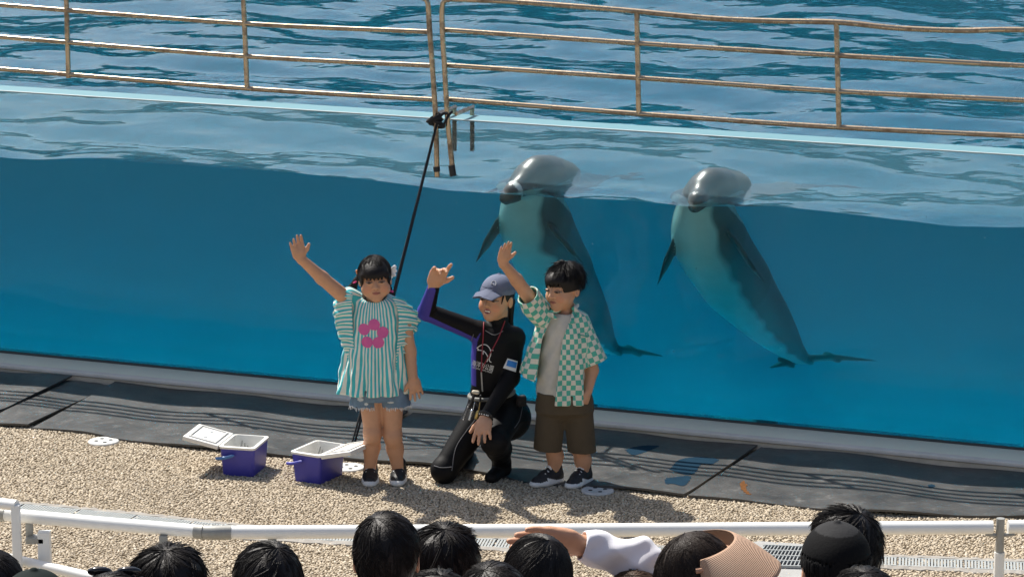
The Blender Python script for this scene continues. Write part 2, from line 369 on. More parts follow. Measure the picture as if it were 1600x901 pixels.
# ---- water
def waves(s_, d_):
    r = np.random.default_rng(31); z = np.zeros_like(s_)
    for i in range(70):
        lam = math.exp(r.uniform(math.log(.26), math.log(2.8)))
        th = r.normal(1.1, .75); k = 2 * math.pi / lam
        amp = .0021 * lam ** .95 * r.uniform(.5, 1.4)
        z += amp * np.sin(k * (math.cos(th) * s_ + math.sin(th) * d_) + r.uniform(0, 6.28))
    return z
def water():
    ds = [GL1 + .003]; st = .022
    while ds[-1] < D1 - .3: ds.append(ds[-1] + st); st = min(st * 1.006, .16)
    ds[-1] = D1 + .1; ds = np.array(ds)
    ss = np.concatenate([np.arange(S0 - .1, -4.5, .12), np.arange(-4.5, 4.5, .035), np.arange(4.5, S1 + .1, .12)])
    A, B = np.meshgrid(ss, ds); Z = ZWAT + waves(A, B)
    n, m = A.shape
    P = np.stack([W0[0] + WT[0] * A + WN[0] * B, W0[1] + WT[1] * A + WN[1] * B, Z], -1).reshape(-1, 3)
    I = np.arange(n * m).reshape(n, m)
    F = [tuple(q) for q in np.stack([I[:-1, :-1], I[:-1, 1:], I[1:, 1:], I[1:, :-1]], -1).reshape(-1, 4).tolist()]
    ring = list(I[0, :]) + list(I[1:, -1]) + list(I[-1, -2::-1]) + list(I[-2:0:-1, 0])
    k = len(P); low = P[ring].copy(); low[:, 2] = ZB - .05
    P = np.concatenate([P, low]); R = len(ring)
    for i in range(R):
        j = (i + 1) % R; F.append((int(ring[i]), k + i, k + j, int(ring[j])))
    F.append(tuple(k + i for i in range(R))[::-1])
    o = mk('water', P, F, MWAT, None, True); sharp = [q.index for q in o.data.polygons if abs(q.normal.z) < .3 or len(q.vertices) > 4]
    sm = np.full(len(o.data.polygons), True); sm[sharp] = False; o.data.polygons.foreach_set('use_smooth', sm)
    o.data.set_sharp_from_angle(angle=.9)
    tag(o, 'rippled blue pool water behind the acrylic window', kind='structure')
water()
# ================================================================= IMPLICIT SURFACES (continuous bodies and clothes)
def rot(yaw=0., pitch=0., roll=0.):                            # degrees; yaw > 0 turns the face to the picture's right
    return np.array(Matrix.Rotation(math.radians(yaw), 3, 'Z') @ Matrix.Rotation(math.radians(pitch), 3, 'X') @ Matrix.Rotation(math.radians(roll), 3, 'Y'))
def unit(v): v = np.asarray(v, float); return v / (np.linalg.norm(v) + 1e-12)
def nets(D, lo, h):
    ins = D < 0
    c = np.zeros(tuple(x - 1 for x in D.shape), np.uint8); sl = (slice(None, -1), slice(1, None))
    for a in (0, 1):
        for b in (0, 1):
            for d in (0, 1): c += ins[sl[a], sl[b], sl[d]]
    act = (c > 0) & (c < 8); i, j, k = np.nonzero(act); base = np.stack([i, j, k], 1).astype(np.float32)
    acc = np.zeros((len(i), 3), np.float32); cnt = np.zeros(len(i), np.float32)
    cs = [(a, b, d) for a in (0, 1) for b in (0, 1) for d in (0, 1)]
    for p in cs:
        for ax in range(3):
            if p[ax]: continue
            q = list(p); q[ax] = 1
            da = D[i + p[0], j + p[1], k + p[2]]; db = D[i + q[0], j + q[1], k + q[2]]
            m = (da < 0) != (db < 0); t = np.where(m, da / np.where(m, da - db, 1), 0)
            e = np.array(p, np.float32)[None] + 0 * acc; e[:, ax] += t
            acc += e * m[:, None]; cnt += m
    V = lo + h * (base + acc / cnt[:, None])
    vid = np.full(c.shape, -1, np.int32); vid[act] = np.arange(len(i))
    Q = []
    for ax in range(3):
        b1, b2 = (ax + 1) % 3, (ax + 2) % 3
        s0 = [slice(None)] * 3; s1 = [slice(None)] * 3; s0[ax] = slice(None, -1); s1[ax] = slice(1, None)
        x = ins[tuple(s0)] != ins[tuple(s1)]
        e = list(np.nonzero(x)); lowin = ins[tuple(e)]
        ok = (e[b1] > 0) & (e[b2] > 0) & (e[b1] < c.shape[b1]) & (e[b2] < c.shape[b2])
        e = [q[ok] for q in e]; lowin = lowin[ok]; f = []
        for u, v in ((-1, -1), (0, -1), (0, 0), (-1, 0)):
            g = list(e); g[b1] = g[b1] + u; g[b2] = g[b2] + v; f.append(vid[tuple(g)])
        f = np.stack(f, 1); f[~lowin] = f[~lowin][:, ::-1]; Q.append(f)
    return V, np.concatenate(Q), base.astype(int)
def relax(V, F, n=1, lam=.5):
    a = np.concatenate([F[:, 0], F[:, 1], F[:, 2], F[:, 3]]); b = np.concatenate([F[:, 1], F[:, 2], F[:, 3], F[:, 0]])
    a, b = np.concatenate([a, b]), np.concatenate([b, a]); N = len(V); c = np.maximum(np.bincount(a, minlength=N), 1)
    for _ in range(n):
        m = np.stack([np.bincount(a, V[b, x], N) / c for x in range(3)], 1); V = V + lam * (m - V)
    return V
class SDF:
    def __init__(s, h): s.h = h; s.P = []
    def add(s, fn, lo, hi, k=.012, col=0, op='u'): s.P.append((fn, np.asarray(lo, float), np.asarray(hi, float), k, col, op)); return s
    def cone(s, a, b, ra, rb, k=.012, col=0, flat=None, op='u'):
        a, b = np.asarray(a, np.float32), np.asarray(b, np.float32); ab = b - a; L2 = float(ab @ ab) + 1e-12
        if flat is not None: fn_, ff = unit(flat[0]).astype(np.float32), flat[1]
        def f(X):
            q = X - a; t = np.clip(q @ ab / L2, 0, 1); q = q - t[..., None] * ab
            if flat is not None: q = q + ((q @ fn_) * (ff - 1))[..., None] * fn_
            return np.sqrt((q * q).sum(-1)) - (ra + (rb - ra) * t)
        r = max(ra, rb); return s.add(f, np.minimum(a, b) - r, np.maximum(a, b) + r, k, col, op)
    def chain(s, pts, rs, **kw):
        for i in range(len(pts) - 1): s.cone(pts[i], pts[i + 1], rs[i], rs[i + 1], **kw)
        return s
    def ell(s, c, rad, R=None, k=.012, col=0, op='u'):
        c, rad = np.asarray(c, np.float32), np.asarray(rad, np.float32); R = (np.eye(3) if R is None else R).astype(np.float32)
        m = float(min(rad)); r = float(max(rad))
        def f(X):
            q = (X - c) @ R / rad; n = np.sqrt((q * q).sum(-1)); g = np.sqrt(((q / rad) ** 2).sum(-1)) + 1e-9
            return n * (n - 1) / g
        return s.add(f, c - r, c + r, k, col, op)
    def loft(s, lev, k=.012, col=0, op='u', fold=None, p=2.0):  # levels (z, cx, cy, half width, half depth)
        lev = sorted(lev); Z = np.array([l[0] for l in lev]); A = np.array([l[1:] for l in lev], np.float32)
        def f(X):
            z = X[..., 2]; v = [np.interp(z, Z, A[:, i]).astype(np.float32) for i in range(4)]
            x, y = X[..., 0] - v[0], X[..., 1] - v[1]
            n = (np.abs(x / v[2]) ** p + np.abs(y / v[3]) ** p) ** (1 / p); d = (n - 1) * np.minimum(v[2], v[3])
            if fold is not None: d = d + fold(x, y, z)
            return np.maximum(d, np.maximum(z - Z[-1], Z[0] - z))
        r = A[:, 2:].max(0)
        return s.add(f, (A[:, 0].min() - r[0] - .02, A[:, 1].min() - r[1] - .02, Z[0]), (A[:, 0].max() + r[0] + .02, A[:, 1].max() + r[1] + .02, Z[-1]), k, col, op)
    def cut(s, fn, lo=None, hi=None, k=1e-4, col=None): return s.add(fn, (-9e9,) * 3 if lo is None else lo, (9e9,) * 3 if hi is None else hi, k, col, 's')
    def bake(s, smooth=1, clip=None):
        h = s.h; U = [p for p in s.P if p[5] == 'u']
        lo = np.min([p[1] for p in U], 0) - 4 * h; hi = np.max([p[2] for p in U], 0) + 4 * h
        if clip is not None: lo = np.maximum(lo, clip[0]); hi = np.minimum(hi, clip[1])
        n = np.ceil((hi - lo) / h).astype(int) + 1
        D = np.full(n, 1.0, np.float32); C = np.zeros(n, np.uint8)
        ax = [(lo[i] + h * np.arange(n[i])).astype(np.float32) for i in range(3)]
        for fn, a, b, k, col, op in s.P:
            m = k + 2.5 * h
            i0 = np.clip(np.floor((a - m - lo) / h), 0, n).astype(int); i1 = np.clip(np.ceil((b + m - lo) / h) + 1, 0, n).astype(int)
            if (i1 <= i0).any(): continue
            sl = tuple(slice(x, y) for x, y in zip(i0, i1))
            X = np.stack(np.meshgrid(*[ax[q][sl[q]] for q in range(3)], indexing='ij'), -1)
            d = fn(X).astype(np.float32); o = D[sl]
            if op == 'u':
                C[sl] = np.where(d < o, col, C[sl]); t = np.clip(.5 + .5 * (o - d) / k, 0, 1)
                D[sl] = o + (d - o) * t - k * t * (1 - t)
            else:
                d = -d
                if col is not None: C[sl] = np.where(d > o - h, col, C[sl])
                t = np.clip(.5 - .5 * (o - d) / k, 0, 1); D[sl] = o + (d - o) * t + k * t * (1 - t)
        V, F, B = nets(D, lo.astype(np.float32), h)
        c = C[B[:, 0], B[:, 1], B[:, 2]]
        if smooth: V = relax(V, F, smooth)
        return V.astype(np.float32), F, c
def put(name, sdf, mat, parent, palette=None, paint=None, smooth=1, attrs=None, clip=None):
    V, F, c = sdf.bake(smooth, clip); col = None
    if palette is not None:
        col = np.array(palette, np.float32)[c]
        if paint: paint(V, c, col)
    return mk(name, V, F, mat, parent, True, attrs(V, c) if attrs else None, col)
def bvh(o):
    me = o.data; n = len(me.vertices); co = np.empty(n * 3, np.float32); me.vertices.foreach_get('co', co)
    return BVHTree.FromPolygons([tuple(x) for x in co.reshape(-1, 3).tolist()], [tuple(p.vertices) for p in me.polygons])
def drape(tree, P, d, off=.0025):                              # throw points along d on to a surface
    d = Vector(unit(d)); out = []
    for p in P:
        h = tree.ray_cast(Vector(p), d)
        out.append(tuple(h[0] - d * off) if h[0] is not None else None)
    return out
def decal(name, tree, inside, lo, hi, org, ex, ez, d, mat, parent, step=.0025, off=.002):
    # print on cloth: cells of a small raster that lie inside the shape, draped on the surface; a thin sheet with two sides
    nx, nz = int((hi[0] - lo[0]) / step) + 2, int((hi[1] - lo[1]) / step) + 2
    a = lo[0] + step * np.arange(nx); b = lo[1] + step * np.arange(nz)
    A, B = np.meshgrid(a, b, indexing='ij'); P = np.asarray(org)[None, None] + A[..., None] * ex + B[..., None] * ez - np.asarray(d) * .4
    ok = inside((A[:-1, :-1] + A[1:, 1:]) / 2, (B[:-1, :-1] + B[1:, 1:]) / 2)
    idx, V, F = {}, [], []
    for i, j in zip(*np.nonzero(ok)):
        q = []
        for u, v in ((i, j), (i + 1, j), (i + 1, j + 1), (i, j + 1)):
            if (u, v) not in idx:
                h = drape(tree, [P[u, v]], d, off)[0]
                if h is None: idx[(u, v)] = -1
                else: idx[(u, v)] = len(V); V.append(h)
            q.append(idx[(u, v)])
        if min(q) >= 0: F.append(tuple(q))
    return mk(name, V, F, mat, parent, True)

# ---------------------------------------------------------------- people
MSKIN = M('skin', attr=True, rough=.5, var=.13, scale=28, sss=.12, spec=.35, bump=.08, bscale=300)
def mat_hair(name, col, tip):
    m = bpy.data.materials.new(name); t = NT(m); co = t.obj()
    f = t.noise(60, 3, .6, co)
    b = t.n('ShaderNodeBsdfPrincipled', {'Base Color': t.mix(f, col, tip), 'Roughness': .45, 'Specular IOR Level': .22})
    t.l(t.bump(t.noise(160, 3, .6, co), .5, .004), b.inputs['Normal']); t.out(b.outputs[0]); return m
MHAIR = mat_hair('black hair', (.005, .0042, .004), (.013, .010, .009)); MHAIRB = mat_hair('brown hair', (.035, .02, .012), (.07, .042, .026))
SKIN, LIP, DARK = (.54, .295, .18), (.36, .13, .11), (.02, .014, .012)
def head_sdf(f, C, R, s=1.0, chubby=0.0, col=0, mouth=0.0):
    def L(x, y, z): return np.asarray(C) + R @ (np.array([x, y, z]) * s)
    e = lambda c, r, **k: f.ell(L(*c), np.array(r) * s, R, **k)
    e((0, .014, .022), (.072, .088, .080), k=.015, col=col)
    e((0, -.018, -.030), (.060 + .006 * chubby, .066, .076), k=.03, col=col)
    for x in (-1, 1):
        e((x * (.034 + .008 * chubby), -.046, -.036 - .006 * chubby), (.030, .030, .032), k=.02, col=col)
        e((x * .0315, -.0905, .004), (.017, .010, .0085), k=.010, op='s')
        e((x * .0315, -.0785, .0025), (.0165, .009, .0085), k=.003, col=1)
        e((x * .076, .014, -.012), (.009, .019, .029), k=.006, col=col)
        e((x * .083, .012, -.010), (.005, .010, .017), k=.005, op='s')
    f.cone(L(0, -.080, .006), L(0, -.097, -.022), .0065 * s, .0105 * s, k=.012, col=col)
    for x in (-1, 1): e((x * .010, -.088, -.026), (.0085, .009, .0075), k=.007, col=col)
    e((0, -.080, -.0475), (.020, .0085, .0055), k=.006, col=0)
    e((0, -.077, -.0575 - mouth * .012), (.017, .0085, .006), k=.006, col=0)
    if mouth: e((0, -.092, -.0525 - mouth * .006), (.018, .016, .0035 + mouth * .004), k=.003, op='s', col=3)
    e((0, -.060, -.084), (.026, .024, .022), k=.025, col=col)
    return L
def face_paint(C, R, s=1.0, brow=True, teeth=False):
    def paint(V, c, col):
        q = (V - np.asarray(C, np.float32)) @ R.astype(np.float32) / s; x, y, z = q[:, 0], q[:, 1], q[:, 2]; fr = y < -.045
        ax = np.abs(x)
        col[c == 1] = SKIN; col[c == 2] = LIP
        lid = fr & (((ax - .0315) / .0165) ** 2 + ((z - .0015 + 7 * (ax - .0315) ** 2) / .0046) ** 2 < 1); col[lid] = (.30, .24, .21); col[lid & (np.abs(ax - .0315) < .0075)] = DARK
        line = fr & (((ax - .0315) / .019) ** 2 + ((z - .0055 + 9 * (ax - .0315) ** 2) / .0024) ** 2 < 1); col[line] = (.05, .03, .022)
        if brow: b = fr & (((ax - .033) / .022) ** 2 + ((z - .0265 + 6 * (ax - .030) ** 2) / .0042) ** 2 < 1); col[b] = (.045, .028, .02)
        nst = fr & (((ax - .0075) / .0042) ** 2 + ((z + .0335) / .003) ** 2 < 1) & (y < -.07); col[nst] = (.13, .05, .035)
        lp = fr & ((x / .019) ** 2 + ((z + .0530) / (.0075 if not teeth else .013)) ** 2 < 1) & (c != 3); col[lp] = LIP
        mo = fr & (ax < .0205) & (np.abs(z + .0525 + .0 * ax) < .0021); col[mo] = (.10, .03, .025)
        if teeth:
            tt = (c == 3); col[tt] = (.16, .05, .045); col[fr & (ax < .015) & (z > -.0575) & (z < -.0505) & (y > -.087) & (c == 3)] = (.75, .72, .66)
        ch = fr & (((ax - .042) / .02) ** 2 + ((z + .036) / .018) ** 2 < 1); col[ch] *= np.array([1.06, .93, .90], np.float32)
    return paint
def hand_sdf(f, wrist, fd, pn, L=.125, thumb=1, spread=.25, curl=(.1, .1, .1, .1), tcurl=.2, col=0, k=.004, r=1.0):
    fd = unit(fd); pn = unit(np.asarray(pn) - fd * np.dot(pn, fd)); t = np.cross(fd, pn) * thumb; w_ = np.asarray(wrist, float)
    f.cone(w_ - fd * L * .05, w_ + fd * L * .25, L * .175, L * .25, k=.008, col=col, flat=(pn, 1.5))
    f.cone(w_ + fd * L * .2 - t * L * .09, w_ + fd * L * .47 - t * L * .13, L * .20, L * .17, k=.010, col=col, flat=(pn, 1.6))
    f.cone(w_ + fd * L * .2 + t * L * .06, w_ + fd * L * .49 + t * L * .12, L * .20, L * .17, k=.010, col=col, flat=(pn, 1.6))
    for i, (o, ln) in enumerate(((.21, .40), (.07, .46), (-.08, .42), (-.22, .33))):
        base = w_ + fd * L * (.50 - .03 * abs(o - .07) * 4) + t * L * o
        d = unit(fd + t * spread * o * 3); c = curl[i]; rr = L * .062 * r * (1 - .05 * i)
        p = [base]; a = 0.0
        for seg in (.45, .32, .26):
            a += c; p.append(p[-1] + (d * math.cos(a) + pn * math.sin(a)) * L * ln * seg)
        f.chain(p, [rr * 1.08, rr, rr * .94, rr * .78], k=k, col=col)
    b = w_ + fd * L * .16 + t * L * .17; d1 = unit(fd * .62 + t * .75 + pn * .25); d2 = unit(d1 + fd * .5 + pn * tcurl)
    m = b + d1 * L * .22; f.chain([b, m, m + d2 * L * .2], [L * .10, L * .078, L * .058], k=.006, col=col)
def strands(C, R, tree, n, seed, amax, lift=.0015, lenr=(22, 50), r=.0011, crown=(0, .35, 1), mess=.004, clump=5, rad=.09):
    # hairs running in small locks from the whorl over the hair mass; amax(phi): how far down they reach (phi 0 = face, pi = nape)
    g = np.random.default_rng(seed); C = np.asarray(C); ez = unit(crown); ey = unit(np.array([0, 1, 0]) - ez * ez[1]); ex = np.cross(ey, ez)
    m = n // clump; n = m * clump; rep = lambda x: np.repeat(x, clump)
    ph0, u0, ln0, sw0, l0 = rep(g.uniform(-math.pi, math.pi, m)), rep(np.sqrt(g.uniform(.02, 1, m))), rep(g.uniform(*lenr, m)), rep(g.normal(0, .25, m)), rep(np.abs(g.normal(0, mess, m)))
    ph = ph0 + g.normal(0, .05, n); am = np.array([amax(abs((p + math.pi) % (2 * math.pi) - math.pi)) for p in ph])
    a1 = am * u0 * g.uniform(.95, 1.05, n); a0 = np.maximum(1.5, a1 - ln0 * g.uniform(.8, 1.15, n)); sw = sw0 + g.normal(0, .03, n); top = l0 + np.abs(g.normal(0, mess * .35, n))
    t = np.linspace(0, 1, 6)[None]; al = np.radians(a0[:, None] + (a1 - a0)[:, None] * t); p = ph0[:, None] + (ph - ph0)[:, None] * (1 - .6 * t) + sw[:, None] * t
    U = ez * np.cos(al)[..., None] + (ex * np.sin(p)[..., None] - ey * np.cos(p)[..., None]) * np.sin(al)[..., None]; U = U @ R.T
    org, P = C + U * .3, C + U * rad
    for i in range(n):
        for j in range(6):
            h = tree.ray_cast(org[i, j], -U[i, j])
            if h[0] is not None: P[i, j] = h[0]
    P = P + U * (lift + top[:, None] * t * t)[..., None]
    T = np.concatenate([P[:, 1:2] - P[:, :1], P[:, 2:] - P[:, :-2], P[:, -1:] - P[:, -2:-1]], 1); nz = lambda x: x / (np.linalg.norm(x, axis=-1, keepdims=True) + 1e-12)
    A = nz(np.cross(nz(T), U)); B = np.cross(nz(T), A); q = (r * g.uniform(.7, 1.3, n)[:, None] * (1 - .8 * t ** 2))[..., None]
    V = np.stack([P + q * (A * math.cos(w_) + B * math.sin(w_)) for w_ in (0, 2.094, 4.189)], 2).reshape(-1, 3)
    F = np.array([(3 * j + i, 3 * j + (i + 1) % 3, 3 * j + 3 + (i + 1) % 3, 3 * j + 3 + i) for j in range(5) for i in range(3)])
    return V, (F[None] + 18 * np.arange(n)[:, None, None]).reshape(-1, 4)
def tree_of(V, F): return BVHTree.FromPolygons([tuple(x) for x in np.asarray(V, float).tolist()], [tuple(q) for q in F.tolist()])
def join(parts):                                               # several (V, F) of quads into one
    Vs, Fs, k = [], [], 0
    for V, F in parts: Vs.append(np.asarray(V, np.float32)); Fs.append(np.asarray(F) + k); k += len(V)
    return np.concatenate(Vs), np.concatenate(Fs)
# ================================================================= MATS, RAILINGS, ROPE, DISCS, COOLERS, DRAIN
# ---- rubber mats
def mat_sheet(a0, a1, b0, b1, z0, seed, label, follow=True):
    # a0,a1: pixels of the inner edge (at the kerb), b0,b1: pixels of the outer edge; a long thin rubber sheet that follows the gravel edge
    A0, A1, B0, B1 = [np.array(sd(ground(*p))) for p in (a0, a1, b0, b1)]
    n, m = max(12, int(abs(A1[0] - A0[0]) / .045)), 22; top = np.zeros((n + 1, m + 1, 3)); r = np.random.default_rng(seed)
    ph = r.uniform(0, 6.28, 8)
    for i in range(n + 1):
        u = i / n; a = A0 + (A1 - A0) * u; b = B0 + (B1 - B0) * u
        a[1] += .014 * math.sin(u * 9 + ph[0]) + .008 * math.sin(u * 23 + ph[1])
        if follow and 0 < u < 1: b[1] = np.interp(b[0], ME_S, ME_D)
        for j in range(m + 1):
            v = j / m; s_, d_ = a + (b - a) * v
            z = z0 + .022 + .007 * math.sin(s_ * 3.1 + ph[2]) * math.sin(d_ * 2.6 + ph[3]) + .006 * math.sin(s_ * 7.3 + d_ * 3 + ph[4]) + .006 * max(0, 1 - v * 3.2)
            z += .008 * max(0, (v - .9) * 10) * (math.sin(s_ * 5.1 + ph[5]) > .1) * abs(math.sin(s_ * 5.1 + ph[5]))
            top[i, j] = W(s_, min(d_, -.016), z)
    T = top.reshape(-1, 3); N = len(T); Bt = T - np.array([0, 0, .011]); I = np.arange(N).reshape(n + 1, m + 1)
    F = [tuple(q) for q in np.stack([I[:-1, :-1], I[:-1, 1:], I[1:, 1:], I[1:, :-1]], -1).reshape(-1, 4).tolist()]
    if np.cross(T[F[0][1]] - T[F[0][0]], T[F[0][2]] - T[F[0][0]])[2] < 0: F = [f[::-1] for f in F]
    F += [tuple(i + N for i in f[::-1]) for f in list(F)]
    ring = list(I[0, :]) + list(I[1:, -1]) + list(I[-1, -2::-1]) + list(I[-2:0:-1, 0])
    for i in range(len(ring)):
        p, q = int(ring[i]), int(ring[(i + 1) % len(ring)]); F.append((p, q, q + N, p + N))
    o = mk('rubber_mat', np.concatenate([T, Bt]), F, MRUB, None, True); o.data.set_sharp_from_angle(angle=.9)
    tag(o, label, 'mat', 'rubber mats along the tank front'); return o
mA = mat_sheet((-330, 560), (114, 599), (-420, 640), (-2, 652), .014, 1, 'black rubber mat at the far left overlapping its neighbour', False)
mB = mat_sheet((60, 596), (174, 606), (-140, 660), (44, 671), 0, 2, 'narrow black rubber strip between two slanting mat joints on the left')
mC = mat_sheet((180, 605), (640, 648), (49, 672), (528, 721), 0, 3, 'long black rubber mat behind the two blue coolers')
mD = mat_sheet((646, 650), (1184, 703), (534, 722), (1068, 779), 0, 4, 'black rubber mat with blue paint patches behind the kneeling trainer')
mE = mat_sheet((1191, 705), (2050, 790), (1075, 780), (1960, 833), 0, 5, 'black rubber mat with a faint orange mark on the right')
MBP = M('faded blue paint', (.006, .028, .052), .85, var=.3, scale=25, spec=.08); MOP = M('faded orange paint', (.13, .055, .018), .85, var=.6, scale=60, spec=.08)
def puddle(tree, pts, mat, parent, name):                      # flat paint patch on a mat, outlined in (px, py)
    poly = smooth_path([ground(*p, .02) for p in pts + pts[:1]], 5)[:-1]; xy = np.array(poly)[:, :2]
    def inside(a, b):
        x, y = a, b; c = np.zeros(a.shape, bool); n = len(xy)
        for i in range(n):
            (x1, y1), (x2, y2) = xy[i], xy[(i + 1) % n]
            c ^= ((y1 > y) != (y2 > y)) & (x < (x2 - x1) * (y - y1) / (y2 - y1 + 1e-12) + x1)
        return c
    decal(name, tree, inside, xy.min(0), xy.max(0), (0, 0, .3), np.array([1., 0, 0]), np.array([0, 1., 0]), (0, 0, -1), mat, parent, .009, .0015)
tD, tE = bvh(mD), bvh(mE)
puddle(tD, [(1046, 733), (1062, 717), (1092, 713), (1122, 717), (1112, 725), (1096, 724), (1086, 738), (1070, 741)], MBP, mD, 'paint_patch')
puddle(tD, [(1040, 747), (1075, 743), (1078, 749), (1068, 759), (1052, 756), (1040, 756)], MBP, mD, 'paint_patch')
puddle(tD, [(976, 704), (1000, 698), (1030, 697), (1010, 706), (990, 712)], MBP, mD, 'paint_patch')
puddle(tE, [(1156, 757), (1162, 752), (1166, 757), (1168, 767), (1174, 772), (1166, 771), (1159, 765)], MOP, mE, 'paint_patch')
puddle(tE, [(1450, 756), (1458, 754), (1460, 759), (1452, 760)], MBP, mE, 'paint_patch')
# ---- steel railings hung in front of the window
RD = GL0 - .075
def railing(label, posts, rails, ends, grp='steel railings above the tank window'):
    base = onwall(*posts[0][0], RD); o = empty('steel_railing', (base[0], base[1], ZTOP), label, 'railing', grp)
    for k, r in enumerate(rails): MB().tube(smooth_path([onwall(*p, RD) for p in r], 8), .0138 if k else .0148, 12).build('rail', MSTEEL, o, smooth=True)
    for p in posts: MB().tube([onwall(*q, RD) for q in p], .0142, 12).build('post', MSTEEL, o, smooth=True)
    for pts, tip in ends:
        MB().tube(smooth_path([onwall(*q, RD - .036) for q in pts], 4), .0145, 12).build('leg', MSTEEL, o, smooth=True)
        MB().tube([onwall(*q, RD - .036) for q in tip], .0185, 14).build('rubber_sleeve', MBLACK, o, smooth=True)
    return o
railing('rusty steel railing with three long rails left of the rope', [[(102, -60), (107, 122)], [(378, -60), (386, 138)]],
        [[(-260, -50), (200, -30), (440, -14), (640, -7), (664, -1)], [(-260, -14), (0, 8), (380, 37), (668, 50)], [(-260, 37), (0, 58), (380, 88), (676, 103)], [(-260, 88), (0, 108), (380, 138), (680, 156)]],
        [([(658, -4), (668, 4), (671, 45), (676, 110), (681, 190), (683, 276)], [(682, 260), (682.6, 268)])])
railing('rusty steel railing with a sagging top rail right of the rope', [[(995, 16), (998, 178)], [(1307, 36), (1311, 200)]],
        [[(703, -1), (800, 3), (960, 15), (1100, 28), (1200, 33), (1308, 35), (1400, 44), (1500, 48), (1600, 47), (1900, 55)], [(694, 47), (998, 68), (1310, 87), (1600, 103), (1900, 119)], [(696, 102), (998, 122), (1310, 143), (1600, 157), (1900, 172)], [(698, 155), (998, 178), (1310, 199), (1600, 213), (1900, 228)]],
        [([(704, -1), (692, 6), (691, 45), (695, 110), (699, 180), (708, 274)], [(705.5, 258), (708.2, 275)])])
# clamp over the edge of the acrylic
cb = empty('rail_bracket', onwall(702, 190, GL0), 'steel bracket hooked over the acrylic edge where the railings meet', 'bracket')
for a in (690, 718):
    top = onwall(a, 181, GL0 - .03); t_ = np.array([*(WN * .2), 0])
    MB().tube([top - t_ * .25 + np.array([0, 0, .018]), top + t_ + np.array([0, 0, .018])], .0125, 4).build('bar', MSTEEL, cb)
    b = top + t_ * .92; MB().tube([b + np.array([0, 0, .02]), b - np.array([0, 0, .22])], .012, 4).build('hook', MSTEEL, cb)
# rope
MROPE = M('black rope', (.012, .012, .014), .8, var=.4, scale=90, bump=.8, bscale=260)
rp = empty('tie_rope', onwall(683, 190, RD - .06), 'black rope tied round the railing legs and pulled to the ground', 'rope')
foot = ground(548, 699, .03); knot = onwall(683, 190, RD - .065)
def strand(a, b, sag, r=.0058): return smooth_path([a, a + (b - a) * .5 - np.array([0, 0, sag]), b], 10), r
for dx in (0, .014):
    pts, r = strand(knot + np.array([dx * .2, 0, 0]), foot + np.array([dx, 0, 0]), .03); MB().tube(pts, r, 8).build('strand', MROPE, rp, smooth=True)
kn = MB()
for i in range(3):
    c = knot + np.array([.012 * i - .02, 0, .018 - .018 * i]); kn.tube([c + np.array([.033 * math.cos(a), .03 * math.sin(a) + .01, .02 * math.cos(a + i)]) for a in np.linspace(0, 6.4, 15)], .008, 7)
c2 = onwall(700, 182, RD - .05); kn.tube(smooth_path([knot, (knot + c2) / 2 - np.array([0, .01, .035]), c2, c2 + np.array([.02, .03, .02])], 6), .0075, 7)
kn.tube(smooth_path([knot, (knot + c2) / 2 + np.array([0, -.01, .028]), c2 + np.array([0, 0, .015])], 6), .0075, 7)
kn.build('knot', MROPE, rp, smooth=True)
# ---- white floor discs
MDISC = M('white floor cap', (.55, .55, .53), .55, var=.25, scale=30)
for (px, py, lab) in ((162, 692, 'white round floor cap left of the open cooler'), (545, 733, 'white round floor cap behind the second cooler'), (934, 769, 'white round floor cap under the boy\'s shoe')):
    p = ground(px, py); o = empty('floor_cap', p, lab, 'floor cap', 'round caps set in the gravel')
    MB().lathe(p, [(.080, .0), (.082, .010), (.078, .015), (.070, .0165), (.062, .0150), (.01, .0150)], 32).build('cap', MDISC, o, smooth=True)
    for a in (.3, 1.9, 3.4, 5.0): q = p + np.array([.038 * math.cos(a), .038 * math.sin(a), .0150]); MB().lathe(q, [(.011, 0), (.010, .0015)], 12).build('screw_hole', MBLACK, o)
